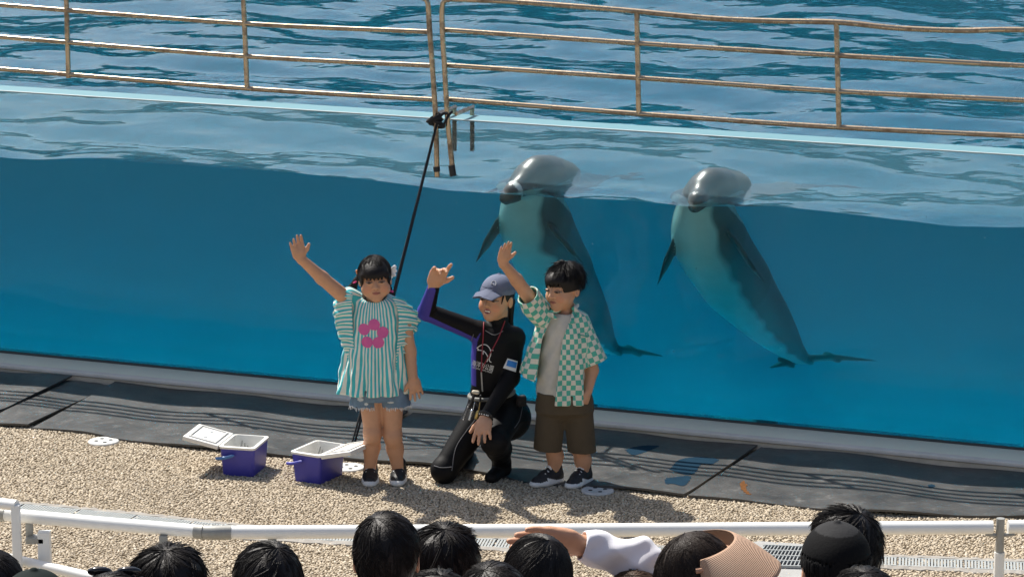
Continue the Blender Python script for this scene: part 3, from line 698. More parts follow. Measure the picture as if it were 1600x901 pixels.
# ---- coolers
MCB = M('blue cooler plastic', (.045, .045, .33), .42, var=.08, scale=20); MCW = M('white cooler plastic', (.74, .73, .69), .45, var=.06, scale=20); MCI = M('cooler liner', (.5, .52, .53), .5, var=.1)
def cooler(px_f, px_l, px_r, H, open_dir, lid_ang, label):
    f, l, r = (ground(*p) for p in (px_f, px_l, px_r)); ex = unit(l - f); Wd = np.linalg.norm(l - f); Ln = np.linalg.norm(r - f)
    ey = np.array([-ex[1], ex[0], 0]); ey = ey * np.sign(ey @ (r - f)); c = f + ex * Wd / 2 + ey * Ln / 2
    o = empty('cooler_box', c, label, 'cooler', 'blue cooler boxes on the gravel'); z = np.array([0, 0, 1.])
    def P(u, v, h): return c + ex * u + ey * v + z * h
    def rr(hu, hv, h, rad=.02, n=4):
        q = []
        for sx, sy, a0 in ((1, 1, 0), (-1, 1, 90), (-1, -1, 180), (1, -1, 270)):
            for i in range(n + 1):
                a = math.radians(a0 + 90 * i / n); q.append(P(sx * (hu - rad) + rad * math.cos(a), sy * (hv - rad) + rad * math.sin(a), h))
        return q
    def shell(rings, capb=True, capt=True, hand=1):
        m = MB(); n = len(rings[0]); V = [p for q in rings for p in q]; F = []
        for i in range(len(rings) - 1):
            for j in range(n): F.append((i * n + j, i * n + (j + 1) % n, (i + 1) * n + (j + 1) % n, (i + 1) * n + j))
        if capb: F.append(tuple(range(n))[::-1])
        if capt: F.append(tuple((len(rings) - 1) * n + j for j in range(n)))
        if np.cross(ex, ey)[2] < 0: F = [q[::-1] for q in F]
        return m.add(V, F)
    a, b = Wd / 2 * 1.12, Ln / 2 * 1.12; k = 1.08
    shell([rr(a * .93, b * .95, .004), rr(a * .97, b * .97, .012), rr(a * k, b * k * .985, H * .95), rr(a * k - .012, b * k * .985 - .012, H * .95), rr(a * .84, b * .86, .02)], True, True).build('body', MCB, o, smooth=True)
    shell([rr(a * k + .003, b * k + .002, H * .93), rr(a * k + .004, b * k + .003, H), rr(a * k - .012, b * k - .012, H + .002), rr(a * k - .0135, b * k * .985 - .0135, H * .9), rr(a * .82, b * .84, .03)], False, True).build('liner', MCW, o, smooth=True)
    # lid, hinged on one long side
    hx = open_dir; hp = c + ex * hx * (a * k + .004) + z * (H + .004); ca, sa = math.cos(lid_ang), math.sin(lid_ang); lu = ex * hx * ca + z * sa; ln_ = -ex * hx * sa + z * ca
    m = MB(); Lw = 2 * a * k + .006; th = .022
    def Q(u, v, h): return hp + lu * u + ey * v + ln_ * h
    bk = b * k + .004
    m.hexa([Q(0, -bk, -th), Q(Lw, -bk, -th), Q(Lw, bk, -th), Q(0, bk, -th)], [Q(0, -bk, 0), Q(Lw, -bk, 0), Q(Lw, bk, 0), Q(0, bk, 0)])
    ld = m.build('lid', MCW, o, bevel=.006)
    m = MB(); e = .022
    for (u0, u1, v0, v1) in ((e, Lw - e, -bk + e, -bk + e + .008), (e, Lw - e, bk - e - .008, bk - e), (e, e + .008, -bk + e + .008, bk - e - .008), (Lw - e - .008, Lw - e, -bk + e + .008, bk - e - .008)):
        m.hexa([Q(u0, v0, -.001), Q(u1, v0, -.001), Q(u1, v1, -.001), Q(u0, v1, -.001)], [Q(u0, v0, .006), Q(u1, v0, .006), Q(u1, v1, .006), Q(u0, v1, .006)])
    m.build('lid_rim', MCW, ld)
    for v in (-.4, .4): MB().lathe(Q(Lw * .5, bk * v, .0005), [(.009, 0), (.008, .002)], 12, np.stack([lu, ey, ln_], 1)).build('lid_dimple', MCI, ld)
    # carry handle swung down over the short side, with its two pivots
    m = MB(); hv = -b * k - .006
    pts = smooth_path([P(a * k + .014, hv - .006, H * .62), P(a * k * .7, hv - .012, H * .66), P(a * .12, hv - .006, H * .76)], 5)
    m.tube(pts, [.007] + [.0085] * (len(pts) - 2) + [.005], 8).build('handle', MCB if open_dir < 0 else M('sky blue handle', (.06, .17, .42), .45), o, smooth=True)
    m = MB()
    for i in range(3): m.tube(smooth_path([P(a * .2 * i - .02, .03 + .02 * i, .03), P(a * .3 * i - .02, .04, H * .55), P(a * .2 * i, .05 + .01 * i, H * (.78 + .06 * i))], 4), .004, 6)
    m.build('tongs', MGREY, o, smooth=True)
    return o
cooler((395, 746), (350, 743), (421, 730), .158, 1, math.radians(12), 'blue cooler box with its white lid folded open to the left')
cooler((500, 758), (462, 752), (541, 744), .160, -1, math.radians(14), 'blue cooler box beside the girl with its lid folded back')
# ---- white hand rail in front of the seats
RZ = .86
fr = empty('barrier_rail', ground(800, 826, RZ) * np.array([1, 1, 0]), 'white tubular barrier rail bending in front of the spectators', 'barrier')
def railpt(px, py): return ground(px, py, RZ)
MB().tube([railpt(8, 803), railpt(160, 817), railpt(322, 830.5)], .026, 20).build('rail', MALU, fr, smooth=True)
MB().tube([railpt(352, 831), railpt(800, 828.5), railpt(1551, 823)], .026, 20).build('rail', MALU, fr, smooth=True)
MB().tube([railpt(1575, 822.5), railpt(1900, 818)], .026, 20).build('rail', MALU, fr, smooth=True)
MB().tube(smooth_path([railpt(305, 829.2), railpt(332, 831.3), railpt(361, 831)], 4), .0285, 20).build('joint_sleeve', MGREY, fr, smooth=True)
for q in (316, 330, 346): MB().tube([railpt(q, 830.5), railpt(q + 2.5, 830.7)], .0297, 20).build('joint_band', MGREY, fr, smooth=True)
MB().tube([railpt(1, 802.4), railpt(9, 803.2)], .0278, 20).build('end_cap', MGREY, fr, smooth=True)
p = railpt(1563, 822.8); MB().tube([p + np.array([0, 0, .035]), p - np.array([0, 0, .12])], .0165, 12).build('post_clamp', MGREY, fr, smooth=True)
MB().tube([p - np.array([.055, 0, .028]), p - np.array([0, 0, .034]), p + np.array([.055, 0, -.028])], .0085, 8).build('saddle', MGREY, fr, smooth=True)
MB().tube([p - np.array([0, 0, .10]), np.array([p[0], p[1], 0])], .020, 14).build('post', MALU, fr, smooth=True)
for a in (255, 425):
    p = railpt(a, 828 if a < 330 else 830); d = np.array([.02, -.055, 0])
    MB().box(p + np.array([-.016, -.01, -.075]), p + np.array([.016, .012, -.02])).build('bracket', MGREY, fr, bevel=.003)
    MB().box(p + np.array([-.008, -.055, -.078]), p + np.array([.055, .012, -.062])).build('bracket', MGREY, fr, bevel=.003)
    MB().box((p[0] + .028, p[1] - .052, 0), (p[0] + .058, p[1] - .02, p[2] - .05)).build('post', MALU, fr, bevel=.004)
p = railpt(46, 806); MB().box(p + np.array([-.016, -.01, -.095]), p + np.array([.012, .012, -.02])).build('bracket', MGREY, fr, bevel=.003)
MB().box(p + np.array([-.012, -.05, -.098]), p + np.array([.06, .012, -.075])).build('bracket', MGREY, fr, bevel=.003)
MB().box((p[0] + .035, p[1] - .05, 0), (p[0] + .083, p[1] - .005, p[2] - .052)).build('post', MALU, fr, bevel=.004)
# the second, farther length of barrier at the left edge
f2 = empty('barrier_rail', ground(10, 790, .93) * np.array([1, 1, 0]), 'short white barrier with a lower bar at the left edge', 'barrier')
q = lambda px, py, z=.93: ground(px, py, z)
MB().tube([q(-200, 762), q(26, 789)], .022, 16).build('rail', MALU, f2, smooth=True)
e = q(24, 789); MB().box((e[0] - .016, e[1] - .018, 0), (e[0] + .018, e[1] + .018, e[2] + .004)).build('post', MALU, f2, bevel=.006)
zl = e[2] - .24; MB().tube([ground(-120, 841, zl), ground(20, 873, zl)], .02, 14).build('lower_rail', MALU, f2, smooth=True)
MB().tube([ground(30, 875, zl), ground(300, 937, zl)], .02, 14).build('lower_rail', MALU, f2, smooth=True)
# ---- drain channel with slotted covers, concrete edging and a wide grate
MCOV = M('slotted drain cover', (.34, .36, .355), .55, var=.12, scale=30); MSLOT = M('drain darkness', (.02, .018, .03), .9)
MEDG = mat_concrete('rough concrete edging', (.30, .28, .25), (.12, .11, .10), 14)
path = [ground(*p) for p in ((-60, 789), (60, 799), (220, 815), (330, 827), (430, 837), (560, 843), (700, 848), (800, 853), (920, 859), (1050, 866), (1130, 870.5))]
path2 = [ground(*p) for p in ((1300, 876.5), (1450, 882), (1700, 892))]
dc = empty('drain_channel', path[7], 'grey slotted drain channel running under the white barrier', 'drain')
def channel(path):
    P = smooth_path(path, 12); P = [p for p in P]; acc = [0.0]
    for i in range(1, len(P)): acc.append(acc[-1] + np.linalg.norm(P[i] - P[i - 1]))
    def pt(t):
        return np.array([np.interp(t, acc, [p[k] for p in P]) for k in range(3)])
    w_, ln = .065, .30; t = 0.0
    while t + ln < acc[-1]:
        a, b = pt(t + .003), pt(t + ln - .003); d = unit(b - a); nrm = np.array([-d[1], d[0], 0]); z = np.array([0, 0, 1.])
        m = MB()                                               # one cover: two side bars and its slats
        for k in (-1, 1):
            u0, u1 = (w_ * .86, w_) if k > 0 else (-w_, -w_ * .86); m.hexa([a + nrm * u0, b + nrm * u0, b + nrm * u1, a + nrm * u1], [a + nrm * u0 + z * .013, b + nrm * u0 + z * .013, b + nrm * u1 + z * .013, a + nrm * u1 + z * .013])
        ns = 20; L = np.linalg.norm(b - a)
        for i in range(ns):
            x0, x1 = a + d * L * (i + .1) / ns, a + d * L * (i + .74) / ns
            m.hexa([x0 - nrm * w_ * .86, x1 - nrm * w_ * .86, x1 + nrm * w_ * .86, x0 + nrm * w_ * .86], [x + z * .0125 for x in (x0 - nrm * w_ * .86, x1 - nrm * w_ * .86, x1 + nrm * w_ * .86, x0 + nrm * w_ * .86)])
        m.build('cover', MCOV, dc); t += ln
    for k in (-1, 1):                                          # rough concrete edging on both sides
        V, F = [], []; n = int(acc[-1] / .025)
        r = np.random.default_rng(5 + k)
        for i in range(n + 1):
            t = acc[-1] * i / n; a = pt(t); d = unit(pt(min(t + .02, acc[-1])) - pt(max(t - .02, 0))); nrm = np.array([-d[1], d[0], 0])
            o = .035 + .02 * r.uniform(); h = .010 + .006 * r.uniform()
            V += [a + nrm * k * (w_ + .002) + np.array([0, 0, -.01]), a + nrm * k * (w_ + .002) + np.array([0, 0, h]), a + nrm * k * (w_ + o) + np.array([0, 0, h * .8]), a + nrm * k * (w_ + o + .006) + np.array([0, 0, -.01])]
        for i in range(n):
            for j in range(3):
                q_ = (4 * i + j, 4 * i + j + 1, 4 * i + j + 5, 4 * i + j + 4); F.append(q_ if k < 0 else q_[::-1])
        mk('edging', V, F, MEDG, dc, False)
    m = MB()
    for i in range(len(P) - 1):
        d = unit(P[i + 1] - P[i]); nrm = np.array([-d[1], d[0], 0]) * w_; m.add([P[i] - nrm + np.array([0, 0, .0065]), P[i + 1] - nrm + np.array([0, 0, .0065]), P[i + 1] + nrm + np.array([0, 0, .0065]), P[i] + nrm + np.array([0, 0, .0065])], [(0, 1, 2, 3)])
    m.build('gutter', MSLOT, dc)
channel(path); channel(path2)
c0, c1, c2_, c3 = ground(1060, 893), ground(1330, 899), ground(1330, 853), ground(1120, 846)
m = MB(); z = np.array([0, 0, .011])
pad = [ground(1038, 886), ground(1075, 906), ground(1300, 912), ground(1310, 856), ground(1185, 848), ground(1110, 866)]
V = pad + [p + z for p in pad]; m.add(V, [tuple(range(6))[::-1], tuple(range(6, 12))] + [(i, (i + 1) % 6, 6 + (i + 1) % 6, 6 + i) for i in range(6)])
pd = m.build('concrete_pad', mat_concrete('grey concrete pad', (.34, .34, .33))); tag(pd, kind='structure')
g = empty('drain_grate', ground(1250, 875), 'wide metal floor grate with dark slots beside the straw visor', 'grate')
G0, G1, G2, G3 = [ground(*p) + np.array([0, 0, .012]) for p in ((1172, 889), (1345, 894), (1345, 864), (1196, 858))]
m = MB(); m.add([G0, G1, G2, G3], [(0, 1, 2, 3)]); m.build('pit', M('grate pit', (.028, .018, .045), .8), g)
def Gp(u, v, h=0): return (G0 * (1 - u) + G1 * u) * (1 - v) + (G3 * (1 - u) + G2 * u) * v + np.array([0, 0, h])
n = 28
for i in range(n + 1):
    u = i / n; e_ = .0045; m = MB(); m.hexa([Gp(u - e_, 0, .001), Gp(u + e_, 0, .001), Gp(u + e_, 1, .001), Gp(u - e_, 1, .001)], [Gp(u - e_, 0, .012), Gp(u + e_, 0, .012), Gp(u + e_, 1, .012), Gp(u - e_, 1, .012)]); m.build('bar', MCOV, g)
for v in (0, .25, .5, .75, 1): m = MB(); e_ = .014; m.hexa([Gp(-.02, v - e_, .001), Gp(1.02, v - e_, .001), Gp(1.02, v + e_, .001), Gp(-.02, v + e_, .001)], [Gp(-.02, v - e_, .0135), Gp(1.02, v - e_, .0135), Gp(1.02, v + e_, .0135), Gp(-.02, v + e_, .0135)]); m.build('cross_bar', MCOV, g)
# ================================================================= DOLPHINS
def mat_dolphin():
    m = bpy.data.materials.new('dolphin skin'); t = NT(m); co = t.obj()
    a = t.n('ShaderNodeAttribute', attribute_name='Col').outputs['Color']
    f = t.noise(9, 5, .6, co); v = t.math('MULTIPLY_ADD', f, .3, .85)
    c = t.mix(1.0, a, t.n('ShaderNodeCombineColor', {0: v, 1: v, 2: v}).outputs[0], 'MULTIPLY')
    b = t.n('ShaderNodeBsdfPrincipled', {'Base Color': c, 'Roughness': .34, 'Specular IOR Level': .5, 'Coat Weight': .12, 'Coat Roughness': .15})
    t.out(b.outputs[0]); return m
MDOL = mat_dolphin()
def dolphin(label, spine, beak, pecs, flukes, bell, dorsal):
    P = [onwall(x, y, d) for x, y, d, r in spine]; rs = [q[3] for q in spine]
    Q = smooth_path(P, 14); rr = np.interp(np.linspace(0, len(P) - 1, len(Q)), range(len(P)), rs)
    f = SDF(.009); f.chain(Q, list(rr), k=.004)
    B = [onwall(x, y, d) for x, y, d, r in beak]
    f.chain(B, [q[3] for q in beak], k=.035)
    u = unit(P[6] - P[4]); b = unit(np.asarray(bell, float) - u * np.dot(bell, u)); side = np.cross(u, b)
    bd = unit(B[-1] - B[0]); bs = unit(np.cross(bd, (0, 0, 1)))
    # mouth line: a fine groove round the beak
    f.cone(B[1] - bs * .05 + bd * .0 - np.array([0, 0, .012]), B[2] + bd * .02 - np.array([0, 0, .012]), .007, .006, k=.006, op='s', col=2)
    f.cone(B[1] + bs * .05 - np.array([0, 0, .012]), B[2] + bd * .02 - np.array([0, 0, .012]), .007, .006, k=.006, op='s', col=2)
    for root, mid, tip in pecs:
        a, m_, c = onwall(*root), onwall(*mid), onwall(*tip); ax = unit(c - a); n = unit(b * .6 + side * .3 - ax * np.dot(b * .6 + side * .3, ax))
        f.cone(a, m_, .075, .062, k=.02, col=1, flat=(n, 4.2)); f.cone(m_, c, .062, .012, k=.012, col=1, flat=(n, 4.0))
    fb = P[-1]
    for m_, c in flukes:
        m_, c = onwall(*m_), onwall(*c); n = unit(np.cross(np.cross(u, c - fb), c - fb)); n = unit(b)
        f.cone(fb, m_, .070, .062, k=.02, col=1, flat=(n, 4.0)); f.cone(m_, c, .062, .012, k=.012, col=1, flat=(n, 3.6))
    i = dorsal; db = unit(np.array([.05, 1, .35]) - u * np.dot((.05, 1, .35), u)); side = np.cross(u, db); a = P[i] + db * rs[i] * .8; c = P[i] + db * (rs[i] + .20) + u * .18
    f.cone(a, (a + c) / 2, .11, .075, k=.03, col=1, flat=(side, 5)); f.cone((a + c) / 2, c, .075, .015, k=.012, col=1, flat=(side, 4.5))
    for k_ in (-1, 1): f.ell(B[0] + bs * k_ * .082 + bd * .01 - np.array([0, 0, .015]), (.011, .011, .008), k=.003, col=2)
    QA = np.array(smooth_path(P, 60), np.float32); ra = np.interp(np.linspace(0, len(P) - 1, len(QA)), range(len(P)), rs).astype(np.float32)
    def paint(V, c, col):
        j = np.zeros(len(V), int); best = np.full(len(V), 9e9)
        for k, q in enumerate(QA):
            d = ((V - q) ** 2).sum(1); s_ = d < best; best[s_] = d[s_]; j[s_] = k
        w_ = ((V - QA[j]) @ b.astype(np.float32)) / ra[j]
        nz = vnoise(V, 4, 18, 1.5, 6) * .10
        t = np.clip((w_ + nz - .46) / .18, 0, 1)[:, None]
        body = np.array([.085, .09, .10], np.float32) * (1 - t) + np.array([.66, .69, .68], np.float32) * t
        m_ = c == 0; col[m_] = body[m_]; col[c == 1] = (.03, .033, .037)
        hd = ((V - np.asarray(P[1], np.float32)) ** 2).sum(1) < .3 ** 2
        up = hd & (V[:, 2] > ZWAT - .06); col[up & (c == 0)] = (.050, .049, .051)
        tt = ((V - B[1]) @ bd > 0) & (((V - B[-1]) ** 2).sum(1) < .14 ** 2) & (c == 0); col[tt] = (.06, .058, .06)
    o = put('dolphin', f, MDOL, None, [(.09, .09, .1), (.06, .06, .065), (.02, .02, .02)], paint, 2)
    tag(o, label, 'dolphin', 'dolphins standing upright at the tank window'); return o
dolphin('grey dolphin behind the boy, head out of the water, chin at the glass',
        [(884, 276, 1.10, .085), (856, 273, .86, .108), (836, 276, .74, .102), (832, 308, .84, .155), (838, 352, 1.00, .205), (872, 425, 1.50, .205), (915, 492, 2.08, .142), (942, 528, 2.50, .072), (958, 545, 2.72, .038)],
        [(826, 284, .68, .085), (803, 300, .58, .050), (790, 310, .55, .036)],
        [((778, 352, .86), (762, 378, .80), (744, 409, .74)), ((870, 365, .78), (890, 388, .80), (912, 412, .92))],
        [((990, 548, 2.76), (1036, 556, 2.86)), ((930, 548, 2.68), (900, 556, 2.64))], (-.75, -1, -.25), 5)
dolphin('grey dolphin on the right, head out of the water, tail flukes spread below',
        [(1152, 292, 1.08, .080), (1126, 291, .86, .100), (1106, 293, .74, .092), (1102, 328, .84, .155), (1108, 372, 1.00, .205), (1150, 440, 1.50, .200), (1203, 505, 2.08, .136), (1238, 545, 2.50, .068), (1256, 560, 2.72, .036)],
        [(1098, 302, .68, .075), (1090, 314, .58, .046), (1085, 323, .55, .033)],
        [((1058, 375, .88), (1044, 405, .82), (1027, 445, .76)), ((1150, 378, .78), (1172, 412, .84), (1198, 446, 1.0))],
        [((1300, 558, 2.80), (1368, 563, 2.92)), ((1228, 566, 2.66), (1203, 574, 2.6))], (-.75, -1, -.25), 5)
# ================================================================= THE GIRL
def stripes_mat(name, ca, cb, duty=.5):
    m = bpy.data.materials.new(name); t = NT(m); co = t.obj()
    u = t.n('ShaderNodeAttribute', attribute_name='u').outputs['Fac']
    f = t.math('LESS_THAN', t.math('FRACT', u), duty)
    c = t.mix(f, cb, ca); g = t.noise(25, 4, .6, co); v = t.math('MULTIPLY_ADD', g, .24, .88)
    c = t.mix(1.0, c, t.n('ShaderNodeCombineColor', {0: v, 1: v, 2: v}).outputs[0], 'MULTIPLY')
    b = t.n('ShaderNodeBsdfPrincipled', {'Base Color': c, 'Roughness': .85, 'Sheen Weight': .15})
    t.l(t.bump(t.noise(22, 4, .6, co), .55, .014), b.inputs['Normal']); t.out(b.outputs[0]); return m
def checks_mat(name, ca, cb):
    m = bpy.data.materials.new(name); t = NT(m); co = t.obj()
    u = t.n('ShaderNodeAttribute', attribute_name='u').outputs['Fac']; v = t.n('ShaderNodeAttribute', attribute_name='v').outputs['Fac']
    k = t.math('FLOORED_MODULO', t.math('ADD', t.math('FLOOR', u), t.math('FLOOR', v)), 2.0)
    c = t.mix(k, ca, cb); g = t.noise(25, 4, .6, co); w_ = t.math('MULTIPLY_ADD', g, .24, .88)
    c = t.mix(1.0, c, t.n('ShaderNodeCombineColor', {0: w_, 1: w_, 2: w_}).outputs[0], 'MULTIPLY')
    b = t.n('ShaderNodeBsdfPrincipled', {'Base Color': c, 'Roughness': .85, 'Sheen Weight': .15})
    t.l(t.bump(t.noise(22, 4, .6, co), .55, .014), b.inputs['Normal']); t.out(b.outputs[0]); return m
def figure(Y0):
    def J(px, py, dy=0.0): return at(px, py, Y0 + dy)
    return J
def shoe(name, J, heel, toe, parent, w_=.036, up=(.012, .012, .014), sole=(.72, .72, .70), accent=(.75, .75, .73), swoosh=True):
    # heel and toe are points on the ground
    h, t = np.array([heel[0], heel[1], 0.0]), np.array([toe[0], toe[1], 0.0]); d = unit(t - h); L = np.linalg.norm(t - h); n = np.array([-d[1], d[0], 0]); z = np.array([0, 0, 1.])
    f = SDF(.0032)
    f.cone(h + d * .03 + z * .02, h + d * L * .62 + z * .02, w_ * .95, w_ * 1.05, k=.004, col=1, flat=(z, 2.0)); f.cone(h + d * L * .62 + z * .02, t - d * .035 + z * .021, w_ * 1.05, w_ * .88, k=.004, col=1, flat=(z, 2.0))
    f.cone(h + d * .035 + z * .045, h + d * L * .55 + z * .04, w_ * .86, w_ * .92, k=.012, col=0); f.cone(h + d * L * .55 + z * .038, t - d * .04 + z * .03, w_ * .92, w_ * .72, k=.015, col=0)
    f.cone(h + d * .036 + z * .05, h + d * .042 + z * .088, w_ * .86, w_ * .84, k=.012, col=0)
    f.cone(h + d * .06 + z * .078, h + d * L * .62 + z * .058, w_ * .5, w_ * .4, k=.015, col=0)
    f.cut(lambda X: X[..., 2] - .0005)
    for k in range(3): a = h + d * (.085 + .02 * k) + z * (.088 - .010 * k); f.cone(a - n * .02, a + n * .02, .0042, .0042, k=.003, col=2)
    f.cone(h + d * .052 + z * .105, h + d * .085 + z * .095, .008, .007, k=.004, col=2, flat=(n, .6))
    def paint(V, c, col):
        q = V - h; x, y, zz = q @ d, q @ n, V[:, 2]
        col[(c == 0) & (zz < .024)] = sole
        if swoosh: col[(c == 0) & (np.abs(zz - (.03 + .35 * (x - L * .42))) < .009) & (np.abs(y) > w_ * .55) & (x > L * .3) & (x < L * .62)] = accent
    return put(name, f, M('shoe material', attr=True, rough=.6, var=.12, scale=60, bump=.2, bscale=200), parent, [up, sole, accent], paint, 1)

Y0 = 15.40; J = figure(Y0)
girl = SDF(.0034); GC = J(586, 435, -.005); GR = rot(4, 3, -3)
head_sdf(girl, GC, GR, .99, 1.0)
girl.cone(J(585, 462, .01), J(586, 480, .012), .042, .046, k=.02)
sh1, sh2 = J(556, 479, .01), J(620, 484, .01)
girl.loft([(J(586, 620)[2], J(590, 600)[0], Y0, .105, .085), (J(586, 560)[2], J(588, 560)[0], Y0, .10, .085), (J(586, 478)[2], J(588, 500)[0], Y0 + .01, .105, .07)], k=.03)
e1, w1 = J(503, 434, -.07), J(470, 404, -.15)
girl.chain([sh1, e1, w1], [.040, .033, .0235], k=.015)
hand_sdf(girl, w1, J(463, 379, -.17) - w1, (.45, -.85, 0), .128, 1, .16, (.02, .06, .10, .05), .0)
e2, w2 = J(640, 548, .0), J(645, 590, -.04)
girl.chain([sh2, J(632, 508, .0), e2, w2], [.038, .037, .032, .024], k=.015)
hand_sdf(girl, w2, J(651, 616, -.05) - w2, (-.35, .9, 0.1), .118, -1, .34, (.12, .10, .10, .15), .1)
for hip, kn, an in (((579, 612), (582, 676), (578, 737)), ((612, 612), (614, 680), (622, 736))):
    H, K, A = J(*hip, .0), J(*kn, -.02), J(*an, .01)
    girl.chain([H, K], [.062, .042], k=.02); girl.cone(K + np.array([0, -.006, .0]), K + np.array([0, -.006, -.02]), .040, .038, k=.015)
    C_ = K + (A - K) * .38 + np.array([0, .014, 0]); girl.chain([K, C_, A], [.040, .041, .027], k=.02); girl.cone(A, A - np.array([0, -.0, .05]), .027, .027)
    girl.cone(A - np.array([0, 0, .055]), A + np.array([0, -.07, -.07]), .026, .02)
g_o = put('person', girl, MSKIN, None, [SKIN, SKIN, LIP, DARK], face_paint(GC, GR, .99, brow=False))
tag(g_o, 'girl in a striped flower blouse and denim shorts waving her raised arm', 'person', 'people performing in front of the dolphin tank')
# blouse
CX, CYG = J(586, 540)[0], Y0
def fold_g(x, y, z):
    a = np.arctan2(x, -y); k = np.clip((J(0, 500)[2] - z) / .35, 0, 1)
    return k * (.010 * np.sin(a * 9 + z * 9) + .006 * np.sin(a * 17 - z * 14 + 1.0)) + .0018 * np.sin(z * 70 + a * 5) * np.sin(x * 45)
lev = []
for py, cx, hw, dp in ((462, 587, 20, .052), (468, 587, 36, .066), (478, 587, 41, .080), (500, 587, 43, .092), (530, 586, 45, .100), (565, 585, 49, .110), (592, 584, 52, .117), (612, 583, 55, .122)):
    p, q = J(cx - hw, py), J(cx + hw, py); lev.append((p[2], (p[0] + q[0]) / 2, Y0 + .004, (q[0] - p[0]) / 2, dp))
bl = SDF(.0036); bl.loft(lev, fold=fold_g, k=.01, p=2.15)
bl.cone(J(566, 474, .01), J(545, 462, -.01), .046, .044, k=.02); bl.cone(J(606, 474, .01), J(627, 486, .0), .046, .046, k=.02)
bl.cut(lambda X: np.sqrt((X[..., 0] - CX) ** 2 * 1.0 + (X[..., 1] - Y0 + .012) ** 2 * 1.1 + ((X[..., 2] - J(586, 462)[2]) * 1.6) ** 2) - .060, col=None)
bl.cut(lambda X: np.maximum(np.sqrt(((X[..., 0] - lev[-1][1]) / .9) ** 2 + ((X[..., 1] - Y0) * 1.35) ** 2) - .140, X[..., 2] - lev[-1][0] - .03))
def uv_g(V, c): return {'u': np.arctan2(V[:, 0] - CX, -(V[:, 1] - Y0)) / (2 * math.pi) * 38}
TEAL, CREAM = (.05, .46, .50), (.76, .76, .68)
MSTR = stripes_mat('teal striped cotton', TEAL, CREAM, .52)
b_o = put('blouse', bl, MSTR, g_o, attrs=uv_g)
tB = bvh(b_o)
def ruffle(I, O, dyI, dyO, n, seed, amp=.013):
    I = smooth_path([J(*p, dyI) for p in I], 10); O = smooth_path([J(*p, dyO) for p in O], 10); m = 9; V, U = [], []; N = len(I); acc = 0
    for i in range(N):
        if i: acc += np.linalg.norm(np.array(O[i]) - O[i - 1])
        for j in range(m):
            v = j / (m - 1); p = I[i] * (1 - v) + O[i] * v; ph = acc * n
            p = p + np.array([.5 * amp * math.cos(ph + v), amp * math.sin(ph + .7 * math.sin(acc * 31)), -.010 * v * v + .3 * amp * math.cos(ph)]) * v ** .8
            V.append(p); U.append(acc / .0175)
    V = np.array(V); K = np.arange(N * m).reshape(N, m)
    F = np.stack([K[:-1, :-1], K[:-1, 1:], K[1:, 1:], K[1:, :-1]], -1).reshape(-1, 4)
    bk = V + np.array([0, .003, 0]); ring = list(K[0]) + list(K[1:, -1]) + list(K[-1, -2::-1]) + list(K[-2:0:-1, 0])
    E = np.array([(ring[i], ring[(i + 1) % len(ring)], ring[(i + 1) % len(ring)] + len(V), ring[i] + len(V)) for i in range(len(ring))])
    mk('ruffle', np.concatenate([V, bk]), np.concatenate([F[:, ::-1], F + len(V), E]), MSTR, b_o, True, {'u': np.array(U + U)})
ruffle([(551, 459), (550, 476), (551, 510), (553, 545), (556, 578)], [(531, 452), (524, 478), (526, 508), (536, 540), (553, 580)], -.075, -.03, 145, 1)
ruffle([(546, 458), (544, 480), (547, 512)], [(527, 450), (521, 484), (531, 528)], -.03, .01, 120, 5)
ruffle([(613, 464), (622, 488), (622, 520), (619, 555), (617, 590)], [(634, 468), (653, 490), (643, 516), (632, 552), (619, 592)], -.075, -.02, 145, 2)
ruffle([(618, 466), (626, 486), (628, 510)], [(640, 474), (656, 494), (646, 524)], -.03, .015, 120, 6)
m = MB(); nk = J(586, 464, -.004); m.tube([nk + np.array([.060 * math.cos(a), .054 * math.sin(a), .020 * math.sin(a) - .004]) for a in np.linspace(0, 2 * math.pi, 33)], .0058, 8)
m.build('collar', M('cream ribbing', (.72, .71, .66), .85), b_o, smooth=True)
# printed flower
fl = J(584, 515); pet = [(.006, .046), (.048, .008), (.026, -.042), (-.029, -.040), (-.044, .022)]
def in_flower(a, b):
    k = np.zeros(a.shape, bool)
    for x, z in pet: k |= ((a - x) / .0285) ** 2 + ((b - z) / .0285) ** 2 < 1
    return k & ~(((a) / .0155) ** 2 + ((b) / .021) ** 2 < 1)
EX, EZ, BACK = np.array([1., 0, 0]), np.array([0, 0, 1.]), np.array([0, 1., 0])
decal('flower_print', tB, in_flower, (-.08, -.08), (.08, .08), fl, EX, EZ, BACK, M('pink print', (.62, .11, .33), .75, var=.08), b_o)
# denim shorts
sh = SDF(.0036); zs = [J(590, y)[2] for y in (606, 622, 634)]
sh.loft([(zs[1], J(594, 600)[0], Y0, .118, .098), (zs[0] + .03, J(594, 600)[0], Y0, .112, .095)], k=.01)
for cx, hw in ((573, 24), (615, 23)):
    a = J(cx, 612); sh.cone(a, J(cx - (3 if cx < 590 else -3), 633), .070, .078, k=.012)
sh.cut(lambda X: X[..., 2] - (J(0, 632)[2] + .004 * np.sin(X[..., 0] * 260) + .003 * np.sin(X[..., 0] * 610)))
MDEN = M('faded denim', (.14, .21, .29), .9, var=.45, scale=22, bump=.3, bscale=200)
s_o = put('shorts', sh, MDEN, g_o)
m = MB(); g = np.random.default_rng(3)
for cx in (573, 616):
    c = J(cx - (3 if cx < 590 else -3), 631)
    for a in np.linspace(0, 6.283, 70, endpoint=False):
        r = .0765; p = c + np.array([r * math.cos(a), r * math.sin(a), .003 * math.sin(7 * a)]); m.tube([p, p + np.array([g.normal(0, .003), g.normal(0, .003), -g.uniform(.008, .02)])], [.0022, .0008], 4)
m.build('frayed_hem', M('white denim fringe', (.66, .69, .72), .9), s_o)
tS = bvh(s_o)
